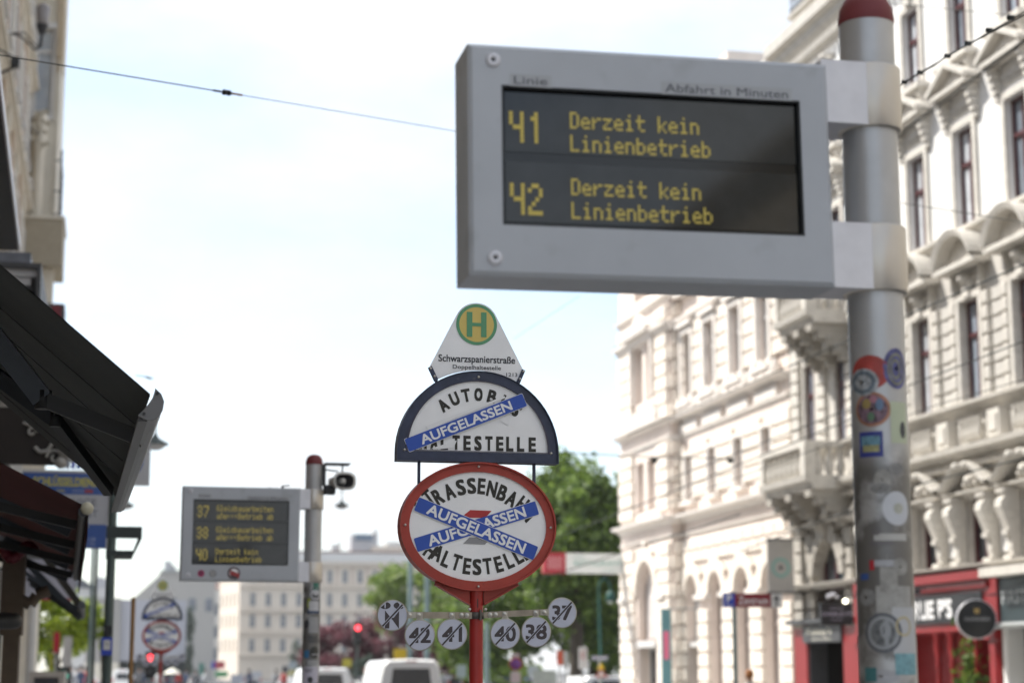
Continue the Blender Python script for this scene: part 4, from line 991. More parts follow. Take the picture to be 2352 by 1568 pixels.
# green street lamp at right by the trees
a = at(1381,1395,76); t = thing('arc_lamp', 'green arc street lamp with round globe before the big tree', 'street lamp', (a.x,76,0))
za = at(1381,1345,76).z
MB().bar((0,0,0),(-.1,0,za-.4),.07,10,.05).tube([(-.1,0,za-.4),(-.1,0,za),(0,0,za+.25),(.2,0,za+.3),(.38,0,za+.1),(.4,0,za-.25)],.035).build('pole', mat('lamp_green', (.03,.12,.10), .5), t)
MB().lathe([(.0,.12),(.12,.06),(.17,-.05),(.2,-.3),(.1,-.32)], 12, (.4,0,za-.3)).build('lamp_shade', MATS['lamp_green'], t)
MB().lathe([(0,.12),(.1,.08),(.13,0),(.1,-.08),(0,-.12)], 12, (.4,0,za-.62)).build('globe', mat('globe_white', (.75,.78,.75), .3), t)

# ------------------------------------------------------------------ trees
def tree(name, label, X, Y, H, rx, ry, rz, cz, lm, n=4500, ls=.3, group=None, seed=1, trunk=.25, clumps=70, cat='tree', x2=0):
    rd = np.random.RandomState(seed)
    t = thing(name, label, cat, (X,Y,0), 0, group)
    m = MB().bar((0,0,-.02),(.1,0,cz*.55),trunk,10,trunk*.8).bar((.1,0,cz*.55),(0,0,cz),trunk*.8,10,trunk*.5)
    for k in range(9):
        a = rd.rand()*2*PI; e = Vector((math.cos(a)*rx*.7, math.sin(a)*ry*.7, cz+(rd.rand()-.3)*rz*.9)); s = Vector((0.05,0,cz*(.45+.4*rd.rand())))
        mid = s.lerp(e,.5)+Vector((0,0,.15*rz)); m.bar(s, mid, trunk*.35, 7, trunk*.22); m.bar(mid, e, trunk*.22, 6, trunk*.07)
    m.build('trunk', bark, t)
    d = rd.normal(size=(clumps,3)); d /= np.linalg.norm(d,axis=1)[:,None]
    rad = (.45+.55*rd.rand(clumps)**.5)*(1+.12*np.sin(d[:,0]*5+seed))
    cc = d*rad[:,None]*np.array([rx,ry,rz])+np.array([0,0,cz])
    per = n//clumps; cs = .165*(.7+.6*rd.rand(clumps))
    P = np.repeat(cc, per, axis=0)+rd.normal(size=(clumps*per,3))*np.repeat(cs,per)[:,None]*np.array([rx,ry,rz])*.62
    N = len(P); u = rd.normal(size=(N,3)); u /= np.linalg.norm(u,axis=1)[:,None]; v = np.cross(u, rd.normal(size=(N,3))); v /= np.linalg.norm(v,axis=1)[:,None]
    s = ls*(.6+.8*rd.rand(N))[:,None]
    V = np.stack([P-u*s*.5, P+v*s*.32, P+u*s*.5, P-v*s*.32],1).reshape(-1,3)
    me = bpy.data.meshes.new('crown'); me.from_pydata(V.tolist(), [], np.arange(4*N).reshape(-1,4).tolist()); me.materials.append(lm)
    link('crown', me, t); return t
g1 = leafmat('leaf_mid', (.035,.08,.016), (.24,.34,.06)); g2 = leafmat('leaf_light', (.10,.17,.03), (.26,.34,.07))
g3 = leafmat('leaf_plum', (.09,.03,.04), (.24,.09,.11)); g4 = leafmat('leaf_bright', (.14,.22,.015), (.38,.46,.05)); g5 = leafmat('leaf_blue', (.05,.08,.06), (.11,.15,.11))
tree('chestnut_tree', 'big dense green tree rising left of the pale corner house', 23.9, 95, 13, 3.4, 3.6, 3.9, 8.3, g1, 15000, .36, seed=3, trunk=.4, clumps=150)
tree('chestnut_tree', 'dark lower green tree under the restaurant sign beside the lamp', 26.3, 100, 12, 3.6, 4, 4.6, 6.2, g1, 11000, .36, seed=8, trunk=.5, clumps=110)
tree('chestnut_tree', 'shaded green tree behind the red sign pole', 21.4, 104, 9, 3.0, 3.5, 3.2, 3.6, g1, 9000, .34, seed=5, clumps=90)
tree('linden_tree', 'light green airy tree left of the round tram stop sign', 20.9, 132, 9, 3.0, 3, 2.5, 6.6, g2, 7000, .34, seed=11, trunk=.18, clumps=70)
tree('linden_tree', 'light green tree directly behind the route number discs', 24.0, 128, 8, 2.9, 3, 3.0, 5.0, g2, 7000, .34, seed=12, trunk=.2, clumps=70)
tree('plum_tree', 'purple leaved tree behind the white car roof', 15.0, 122, 5, 2.4, 2.4, 1.7, 2.8, g3, 6000, .26, 'purple leaved trees', 21, .12, 60)
tree('plum_tree', 'purple leaved tree between the red signal and the white van', 18.6, 124, 6, 2.6, 2.4, 2.3, 3.4, g3, 7000, .26, 'purple leaved trees', 22, .12, 60)
tree('plum_tree', 'purple leaved tree behind the yellow sign and white van', 21.8, 120, 6, 2.2, 2.2, 1.9, 3.2, g3, 5000, .26, 'purple leaved trees', 23, .12, 50)
tree('street_tree', 'bright yellow green tree below the awnings at the left', -1.55, 66.5, 4.6, 1.4, 1.3, 1.15, 3.35, g4, 9500, .16, seed=31, trunk=.1, clumps=60)
tree('street_tree', 'small leafy bough right of the bright green tree', -.05, 67, 4, .36, .4, .65, 3.15, g4, 1300, .15, seed=33, trunk=.04, clumps=12)
tree('street_tree', 'dark low tree beneath the yellow green one at the left edge', -2.3, 70, 3, .55, .6, .9, 1.6, g1, 1200, .16, seed=35, trunk=.06, clumps=14)
tree('park_tree', 'blue green tree behind the farther stop sign', at(418,1450,250).x, 250, 12, 1.6, 2, 5.0, 5.6, g5, 5000, .5, seed=41, trunk=.3, clumps=60)
tree('park_tree', 'low blue green shrub beside the farther display pole', at(690,1500,300).x, 300, 6, 1.6, 2, 2.6, 3.6, g5, 2000, .4, seed=43, trunk=.2, clumps=30)
tree('shrub', 'yellow green shrub at the foot of the far cream palace', 21.8, 220, 2.2, 1.3, 1, .8, 1.0, leafmat('leaf_yellow', (.28,.26,.03), (.45,.42,.05)), 1800, .2, seed=51, trunk=.05, clumps=24, cat='shrub')
tree('shrub', 'pale green shrub at the lower right of the big tree', 19.2, 84, 2.1, .85, .8, .5, 1.35, g2, 1500, .14, seed=53, trunk=.04, clumps=20, cat='shrub')

# ------------------------------------------------------------------ far buildings
bF = thing('cream_palace', 'long cream palace with rows of windows closing the far end of the street', 'building', (23.7, 340, 0), 0)
W_ = 42.0; us = [2.4+2.75*k for k in range(14)]; H = []
for u in us: H += [(u-.5,u+.5,z,z+2.3) for z in (5.0,9.3,13.1,17.3)]
m = MB(); wall_holes(m, 0, W_, 0, 21, H, .4); o = m.build('wall', farwall, bF); o.scale = (1,-1,1)
MB().box(0,W_,.42,18,0,21).build('building_core', farwall, bF)
wf = win_meshes(1.0,2.3,whitew,glass_f,fr=.05)
for u in us:
    for z in (5.0,9.3,13.1,17.3):
        f = link('window', wf[0], bF, (u,.3,z), (0,0,PI)); link('pane', wf[1], f)
    for z in (9.1,12.9,17.1): MB().box(u-.75,u+.75,-.14,0,z-.14,z).build('window_sill', fartrim, bF)
    MB().box(u+1.1,u+1.5,-.1,0,16.9,20.2).build('pilaster', fartrim, bF)
for x in (2,6.5,9.5,14,17.5): MB().box(x,x+.9,4,5,23,24.6).build('chimney', fartrim, bF)
for x in (4,12,18.5,30,35): MB().bar((x,5,23),(x,5,25.6),.06,5).bar((x-.6,5,25.2),(x+.6,5,25.2),.04,4).build('aerial', anth, bF)
for x in (3,7.5,12,16.5): MB().box(x,x+1.3,1.2,3,21.1,24.3).build('dormer', whitew, bF)
for z in (4.2,8.2,12.1,16.4,20.3): MB().box(-.2,W_,-.5,0,z,z+.35).build('cornice', mat('far_cornice', (.70,.62,.53), .9), bF)
MB().box(-.3,W_,-.7,0,20.65,21.1).build('cornice', MATS['far_cornice'], bF)
MB().box(0,W_,.3,.6,21.1,22.7).build('attic_wall', mat('far_white', (.62,.62,.62), .8, var=.03), bF)
MB().box(0,W_,.7,17,21.1,23.1).build('roof', mat('brown_roof', (.22,.14,.12), .8), bF)
MB().box(20.3,25.2,3,8,21.1,26.3).build('roof_pavilion', greyw, bF); MB().box(21.0,24.2,2.8,7.8,25.2,26.4).build('pavilion_glazing', mat('blue_glazing', (.10,.16,.24), .3), bF)
MB().box(24.4,25.1,2.7,7.6,26.4,27.2).box(27,40,3,9,21.1,25.1).build('chimney', whitew, bF)
MB().box(24,42,2,12,21.1,24.2).build('upper_block', farwall, bF)
m = MB(); wall_holes(m, 0, 17, 0, 20.9, [(2+3*k-.5,2+3*k+.5,z,z+2.3) for k in range(5) for z in (5,9.3,13.1,17.3)], .4); o = m.build('side_wing', farwall, bF); o.rotation_euler = (0,0,R(100)); o.scale = (1,1,1)
bP = thing('pale_house', 'pale house with two window columns left of the cream palace', 'building', (at(436,1350,325).x,325,0))
q = at(505,1350,325).x-bP.location.x; zt__ = at(470,1352,325).z; Hh = [(x,x+.9,z,z+2) for x in (.7,2.5,4.1) for z in (3.5,7.2,10.9)]
m = MB(); wall_holes(m, 0, q, 0, zt__, Hh, .3); o = m.build('wall', mat('pale_far', (.66,.63,.58), .9, var=.05), bP); o.scale = (1,-1,1)
MB().box(0,q,.32,9,0,zt__).build('building_core', MATS['pale_far'], bP)
for h__ in Hh: MB().box(h__[0],h__[1],.2,.24,h__[2],h__[3]).build('window', glass_f, bP)
MB().add([(0,-.3,zt__),(q,-.3,zt__),(q,4,zt__+2.6),(0,4,zt__+2.6)], [(0,1,2,3)]).build('roof', mat('brown_roof', (.22,.14,.12), .8), bP)
for x in (1,3.4): MB().box(x,x+.7,2,3,zt__+1,zt__+3.4).build('chimney', whitew, bP)
bG = thing('grey_house', 'grey house with sloping roof behind the farther stop sign', 'building', (at(308,1375,300).x,300,0))
g = at(308,1372,300); g1_ = at(372,1314,300); ww = 12.5
MB().plate([(0,0),(ww,0),(ww,g1_.z),(g1_.x-g.x,g1_.z),(0,g.z)], 0, 10).build('gable_wall', mat('grey_far', (.42,.40,.375), .9, var=.05), bG)
MB().box(g1_.x-g.x-.2,ww,-.4,10.2,g1_.z,g1_.z+.4).build('eave', zinc, bG)
for x in (5.4,8.4,11.0):
    MB().box(x,x+1.1,-.1,0,g1_.z-6,g1_.z-4).build('window', glass_f, bG)
MB().box(g1_.x-g.x+.4,g1_.x-g.x+1.6,2,3,g1_.z,g1_.z+1.9).box(5.5,6.4,2,3,g1_.z,g1_.z+1.2).build('chimney', greyw, bG)
bH = thing('scaffold_hoarding', 'large blank pale grey sheeted wall behind the orange brown post', 'building', (at(200,1375,150).x,150,0))
hw_ = at(430,1375,150).x-bH.location.x; hz = at(300,1376,150).z
MB().box(0,hw_*.34,0,8,2.3,hz+.1).build('sheeted_wall', mat('sheet_beige', (.36,.345,.33), .9, var=.03), bH); MB().box(hw_*.34,hw_,.4,8,2.4,hz).build('sheeted_wall', mat('sheet_grey', (.44,.44,.48), .9, var=.02), bH)
MB().box(0,hw_*.34,-.2,.3,0,2.3).build('lower_wall', beige, bH); MB().box(hw_*.34,hw_,1,6,0,2.4).build('lower_wall', mat('dark_mesh', (.07,.08,.08), .9, var=.4, scale=2), bH)
m = MB()
for k in range(9): m.bar((hw_*.36+k*.6,.6,0),(hw_*.36+k*.6,.6,2.4),.05,6)
m.build('scaffold_tube', anth, bH)
bI = thing('slate_roofed_house', 'white house with dark slate roof between the left masts', 'building', (at(172,1345,200).x,200,0))
q = at(250,1372,200).x-bI.location.x; z1_ = at(200,1350,200).z; z2_ = at(180,1318,200).z
MB().box(0,q,0,8,0,z1_).build('wall', whitew, bI)
MB().add([(0,-.2,z2_),(0,8,z2_),(q*.62,8,z1_),(q*.62,-.2,z1_),(0,-.2,z1_)], [(0,1,2,3),(0,3,4)]).build('roof', slate, bI)
MB().plate([(q*1.0,z1_-2),(q*1.22,z1_-2),(q*1.05,z1_+.5)], 0, 3).build('red_gable', mat('gable_terracotta', (.40,.2,.13), .8), bI)
MB().plate(ell(q*.75,z1_,q*.22,1.2,16,0,PI,False), 0, 3).build('dormer', greyw, bI)
for k in range(3): MB().box(.5+k*1.1,1.0+k*1.1,-.05,0,z1_-2,z1_-1).build('window', glass_f, bI)

# ------------------------------------------------------------------ central tram stop sign and its far twin
def stop_sign(X, Y, label, group, hires=True, tiltbar=.02):
    t = thing('tram_stop_sign', label, 'stop sign', (X,Y,0), 0, group); cx = 0.0
    A = lambda x: x-1.6705
    MB().bar((0,0,.13),(0,0,2.03),.0315,20).build('pole', polered, t)
    # half round bus panel
    outer = [(.3815,2.60)]+ell(0,2.644,.3815,.3815,33,0,PI,False)+[(-.3815,2.60)]
    inner = [(.336,2.647)]+ell(0,2.6475,.336,.331,33,0,PI,False)+[(-.336,2.647)]
    mid = [(.3815*.93+.0,2.612)]+ell(0,2.644,.366,.366,33,0,PI,False)+[(-.3815*.93,2.612)]
    fr = MB().ring(outer, [(x*.985,z+(.004 if z<2.62 else -.0)) for x,z in outer], -.045,.035).ring([(x*.985,z+(.004 if z<2.62 else 0)) for x,z in outer], inner, -.034,.03).build('half_round_frame', navy, t)
    MB().ring([(x*1.012,z+(.001)) for x,z in inner], [(x*.985,z+.004) for x,z in inner], -.0375,-.0335).build('inner_lip', mat('frame_lip', (.05,.045,.075), .4), fr)
    pn = MB().plate(inner, -.026,.02).build('half_round_panel', signwhite, t)
    for x, z in ((0,2.998),(-.346,2.6495),(.346,2.6495)): MB().lathe([(0,-.009),(.004,-.008),(.007,-.004),(.007,0)], 10, (x,-.034,z), 'y').build('screw', bolt_m, fr)
    lm = MB()
    for ch, an_ in zip('AUTOBUS', (-36.8,-24,-12,0.3,14,28,41)):
        a = R(an_); txt(ch, None, None, (.275*math.sin(a),-.0275,2.642+.275*math.cos(a)), .042 if ch != 'O' else .040, .062, rot=-a, off=.05, mb=lm)
    for i, ch in enumerate('HALTESTELLE'):
        txt(ch, None, None, (-.258+.0516*i+(-.004 if ch in 'L' else 0),-.0275,2.689), .035, .0685, off=.05, mb=lm)
    lm.build('lettering', letterm, pn)
    # haltestelle plate
    hc = (-.006,3.25); r = .104
    pts = ell(hc[0],hc[1],r,r,20,R(26),R(154),False)+[(-.2299,3.038),(-.1865,2.9875)]+[(.0+.393*math.cos(R(a_)), 2.64+.393*math.sin(R(a_))) for a_ in range(117,62,-5)]+[(.1815,2.9865),(.2201,3.0385)]
    pl = MB().plate(pts, -.014,-.006).build('stop_plate', signwhite, t)
    MB().ring(ell(hc[0],hc[1],.0975,.0975), ell(hc[0],hc[1],.083,.083), -.0165,-.0145).build('green_ring', hgreen, pl)
    MB().plate(ell(hc[0],hc[1],.083,.083), -.016,-.0145).build('yellow_disc', hyel, pl)
    MB().box(-.047+hc[0],-.021+hc[0],-.0185,-.0165,3.191,3.309).box(.021+hc[0],.047+hc[0],-.0185,-.0165,3.191,3.309).box(-.021+hc[0],.021+hc[0],-.0185,-.0166,3.242,3.258).build('letter_h', hgreen, pl)
    lm = MB(); txt('Schwarzspanierstraße', None, None, (-.004,-.0155,3.081), .366, .044, mb=lm, off=.018); txt('Doppelhaltestelle', None, None, (-.004,-.0155,3.044), .23, .0245, mb=lm, off=.014); txt('1213', None, None, (.163,-.0155,3.0175), .053, .0175, mb=lm, off=.014)
    lm.build('lettering', printd, pl)
    for s in (-1,1):
        a, b = (-.2265,3.036) if s < 0 else (.2195,3.036), (-.196,2.978) if s < 0 else (.192,2.978)
        m = MB(); dx_, dz_ = b[0]-a[0], b[1]-a[1]; L = math.hypot(dx_,dz_); nx, nz = -dz_/L*.0085, dx_/L*.0085
        m.plate([(a[0]-nx,a[1]-nz+.006),(a[0]+nx,a[1]+nz+.006),(b[0]+nx,b[1]+nz),(b[0]-nx,b[1]-nz)], -.022,.0); m.bar((b[0],-.01,b[1]+.01),(b[0]-s*.006,-.0,b[1]-.03),.007)
        br_ = m.build('plate_bracket', navy, t)
        for f_ in (.05,.68): MB().lathe([(0,-.008),(.004,-.007),(.0065,-.003),(.0065,0)], 8, (a[0]+dx_*f_,-.022,a[1]+dz_*f_), 'y').build('bolt', bolt_m, br_)
    # oval tram panel
    oc = (0.0015,2.3045)
    of = MB().ring(ell(*oc,.3655,.2955,64), ell(*oc,.358,.288,64), -.05,.04).ring(ell(*oc,.358,.288,64), ell(*oc,.3215,.251,64), -.036,.03).build('oval_frame', signred, t)
    op = MB().plate(ell(*oc,.323,.2525,64), -.026,.02).build('oval_panel', signwhite, t)
    for x, z in ((0,.275),(0,-.275),(-.341,.001),(.341,-.001)): MB().lathe([(0,-.009),(.004,-.008),(.0065,-.004),(.0065,0)], 10, (oc[0]+x,-.036,oc[1]+z), 'y').build('screw', bolt_m, of)
    k = .000704; Q = lambda x, y: ((x-790)*k, 2.3055-(y-525)*k)
    lm = MB()
    for ch, x, y, a_ in (('S',402,392,-45),('T',462,343,-38),('R',525,337,-31),('A',600,302,-23),('S',677,273,-13),('S',748,262,-5),('E',815,263,4),('N',885,279,12),('B',954,305,21),('A',1018,341,28),('H',1088,375,37),('N',1130,440,46),
                         ('H',478,688,36),('A',526,703,28),('L',583,742,23),('T',650,762,17),('E',720,785,7),('S',786,790,0),('T',856,783,-7),('E',930,770,-15),('L',998,745,-23),('L',1058,715,-30),('E',1105,690,-37)):
        p = Q(x,y); wd = .046 if ch in 'AN' else (.036 if ch in 'LE' else .042)
        txt(ch, None, None, (p[0],-.0275,p[1]), wd, .074, rot=-R(a_) if y < 525 else -R(a_), off=.042, mb=lm)
    lm.build('lettering', letterm, op)
    def poly(pp, y0, y1, name, m_, par): return MB().plate([Q(x,y) for x,y in pp], y0, y1).build(name, m_, par)
    poly([(700,452),(740,420),(882,423),(840,470),(700,470)], -.0285,-.0265, 'red_emblem', mat('emblem_red', (.45,.04,.04), .5), op)
    poly([(693,640),(735,598),(880,600),(838,643)], -.0285,-.0265, 'grey_emblem', emb_grey, op)
    # cover stickers
    def banner(c, ang, L, W, y, par, tw, th_):
        o = MB(); n = 4; rr_ = .006; hw, hh = L/2, W/2
        pts = []
        for sx, sy, a0 in ((1,1,0),(-1,1,90),(-1,-1,180),(1,-1,270)):
            for i in range(n+1): a = R(a0+90*i/n); pts.append((sx*(hw-rr_)+rr_*math.cos(a), sy*(hh-rr_)+rr_*math.sin(a)))
        co, si = math.cos(ang), math.sin(ang)
        P = [(c[0]+x*co-z*si, c[1]+x*si+z*co) for x,z in pts]
        b = MB().plate(P, y, y+.0012).build('cover_sticker', blueb, par)
        Pw = [(c[0]+x*1.006*co-z*1.07*si, c[1]+x*1.006*si+z*1.07*co) for x,z in pts]
        MB().plate(Pw, y+.0016, y+.0024).build('sticker_edge', bwhite, b)
        lm_ = MB(); txt('AUFGELASSEN', None, None, (c[0],y-.0008,c[1]), tw, th_, rot=ang, mb=lm_, off=.034); lm_.build('lettering', bwhite, b)
        return b
    banner(Q(784,526), R(17.7), .597, .0635, -.030, op, .478, .050)
    banner(Q(780,542), R(-21.4), .600, .0655, -.0335, op, .490, .051)
    banner((-.058,2.783), R(22.5), .600, .062, -.0385, pn, .462, .045)
    if hires:
        MB().plate([(-.245,2.763),(.125,2.914),(.13,2.905),(-.235,2.745)], -.0300,-.0292).build('torn_paper', bwhite, pn)
        MB().plate([(.10,2.80),(.16,2.835),(.145,2.775)], -.0295,-.0285).build('torn_paper', bwhite, pn)
        MB().plate([(-.22,2.66),(-.10,2.70),(-.115,2.665),(-.20,2.655)], -.0300,-.029).build('torn_paper', bwhite, pn)
    for s in (-1,1): MB().box(s*.272-.0055,s*.272+.0055,-.012,.012,2.49,2.60).build('strut', navy, t)
    MB().box(-.06,.09,-.03,.03,2.592,2.603).build('neck_plate', signred, t)
    for s in (-1,1):
        MB().plate([(s*.193,2.09),(s*.193,2.041),(s*.185,2.036),(s*.033,1.951),(s*.033,2.02)], -.01,.01).build('gusset', signred, t)
        MB().plate([(s*.193,2.041),(s*.193,2.036),(s*.033,1.946),(s*.033,1.953)], -.03,.03).build('gusset_flange', signred, t)
    MB().box(-.002,.002,-.034,-.0305,1.935,1.975).build('pole_slot', black, t)
    # route number discs on a steel bar
    bz = 1.899
    def bp(x): return bz+(.0 if x < 0 else tiltbar*x/.325*.8)
    MB().box(-.325,-.028,-.040,-.036,bz-.0145,bz+.0145).build('disc_bar', steelb, t)
    MB().plate([(.028,bz-.012),(.328,bp(.328)-.012),(.328,bp(.328)+.016),(.028,bz+.016)], -.040,-.036).build('disc_bar', steelb, t)
    MB().lathe([(.0325,-.0155),(.036,-.0155),(.036,.0155),(.0325,.0155)], 24, (0,0,bz)).box(.006,.014,-.058,-.036,bz-.021,bz+.025).build('clamp', mat('clamp_dark', (.12,.11,.10), .45, metal=.5), t)
    for x in (-.036,.0375): MB().lathe([(0,-.008),(.008,-.008),(.008,0)], 6, (x,-.02,bz+.028), 'y').build('bolt', bolt_m, t)
    def disc(cx_, cz_, s, sx, bx_):
        o = bpy.data.objects.new('route_disc', None); 
        d_ = MB().lathe([(0,-.0425),(.0665,-.0425)], 40, (cx_,0,cz_), 'y').lathe([(.0665,-.0425),(.0665,-.040),(0,-.040)], 40, (cx_,0,cz_), 'y').build('route_disc', disc_m, t)
        bpy.data.objects.remove(o)
        MB().lathe([(.066,-.0435),(.0705,-.0430),(.0705,-.0385),(.066,-.0385)], 40, (cx_,0,cz_), 'y').plate([(bx_-.012,bp(bx_)-.012),(bx_-.012,bp(bx_)+.012),(bx_+.012,bp(bx_)+.012),(bx_+.012,bp(bx_)-.012)] if abs(bx_-cx_) < .05 else [(bx_-.02,bp(bx_)-.013),(bx_-.02,bp(bx_)+.013),(bx_+.02,bp(bx_)+.013),(bx_+.02,bp(bx_)-.013)], -.0445,-.0412).plate([(cx_-.02,cz_+.064),(cx_-.012,bp(cx_)-.012),(cx_+.012,bp(cx_)-.012),(cx_+.02,cz_+.064)] if abs(bx_-cx_) < .05 else [(cx_+math.copysign(.064,bx_-cx_),cz_-.016),(cx_+math.copysign(.064,bx_-cx_),cz_+.02),(bx_,bp(bx_)+.012),(bx_,bp(bx_)-.012)], -.042,-.039).build('disc_rim', discrim, d_)
        lm_ = MB()
        if s == 'N':
            lm_.plate([(cx_-.034,cz_-.058),(cx_-.034,cz_+.022),(cx_-.006,cz_-.012),(cx_+.006,cz_-.01),(cx_+.030,cz_+.02),(cx_+.030,cz_-.06),(cx_+.002,cz_-.022),(cx_-.012,cz_-.008),(cx_-.014,cz_-.058)], -.0437,-.0428)
            for sx_ in (-1,1):
                e = ell(cx_+sx_*.032-.002, cz_+.044, .0255, .016, 20)
                e = [(x,z) for x,z in e if (x-cx_)**2+(z-cz_)**2 < .0655**2]
                lm_.plate(e, -.0437,-.0428)
            lb = MB(); 
            for sx_ in (-1,1): lb.plate(ell(cx_+sx_*.034, cz_+.043, .003, .013, 12), -.0441,-.0438)
            lb.build('eye_slit', disc_m, d_)
        else: txt(s, None, None, (cx_,-.0432,cz_), sx*1.05, .069, off=.036, mb=lm_)
        lm_.build('lettering', mat('disc_print', (.055,.045,.05), .5, var=0), d_)
        co, si = math.cos(R(47)), math.sin(R(47))
        def bar_(hw, L, y): return [(cx_+x*co-z*si, cz_+x*si+z*co) for x,z in ((-L,-hw),(L,-hw),(L,hw),(-L,hw))]
        MB().plate(bar_(.0062,.064,0), -.0449,-.0440).build('slash_gap', disc_m, d_); MB().plate(bar_(.0038,.066,0), -.0458,-.0451).build('slash', MATS['disc_print'], d_)
    disc(-.394,1.897,'N',0,-.305); disc(-.268,1.8092,'42',.095,-.268); disc(-.120,1.8145,'41',.088,-.120)
    disc(.1265,1.8168,'40',.095,.1265); disc(.2716,1.8263,'38',.095,.2716); disc(.394,1.9135,'37',.09,.312)
    for x in (-.317,-.275,-.124,-.0775,-.052,.0556,.081,.123,.268,.309):
        z = bp(x)
        MB().lathe([(0,-.0555),(.0045,-.0555),(.0048,-.0525)], 8, (x,0,z), 'y').lathe([(.0048,-.0525),(.0085,-.0525),(.0085,-.0465)], 6, (x,0,z), 'y').lathe([(.0085,-.0465),(.0108,-.0465),(.0108,-.0450)], 14, (x,0,z), 'y').build('bolt', bolt_m, t)
    return t
s1 = stop_sign(1.6705, 8.5, 'sharp nearer tram stop sign with blue cover strips across its white oval', 'closed tram stop signs')
s2 = stop_sign(.9905*1.106, 36.5, 'far blurred twin stop sign before the grey house at the left', 'closed tram stop signs', False)

# ------------------------------------------------------------------ passenger displays
def sticker(parent, R_, phi, z, w_, h_, shape, m, lift=.0012, name='sticker'):
    vs = []; fs_ = []
    if shape == 'rect':
        n = 8
        for i in range(n+1):
            for k in range(2):
                a = phi+(i/n-.5)*w_/R_; vs.append(((R_+lift)*math.cos(a),(R_+lift)*math.sin(a),z+(k-.5)*h_))
        fs_ = [(2*i,2*i+2,2*i+3,2*i+1) for i in range(n)]
    elif isinstance(shape, tuple):     # ring with inner ratio
        n = 28; q = shape[1]
        for i in range(n):
            t_ = 2*PI*i/n
            for f_ in (1,q): a = phi+f_*w_/2*math.cos(t_)/R_; vs.append(((R_+lift)*math.cos(a),(R_+lift)*math.sin(a),z+f_*h_/2*math.sin(t_)))
        fs_ = [(2*i,2*((i+1)%n),2*((i+1)%n)+1,2*i+1) for i in range(n)]
    else:
        n = 28
        rings = [0,.1,.4,.7,1.0]
        for f_ in rings[1:]:
            for i in range(n):
                t_ = 2*PI*i/n; a = phi+f_*w_/2*math.cos(t_)/R_; vs.append(((R_+lift)*math.cos(a),(R_+lift)*math.sin(a),z+f_*h_/2*math.sin(t_)))
        fs_ = [tuple(range(n))]+[(r*n+i,r*n+(i+1)%n,(r+1)*n+(i+1)%n,(r+1)*n+i) for r in range(3) for i in range(n)]
    me = bpy.data.meshes.new(name); me.from_pydata(vs, [], fs_); me.materials.append(m)
    me.polygons.foreach_set('use_smooth', [True]*len(me.polygons))
    return link(name, me, parent)
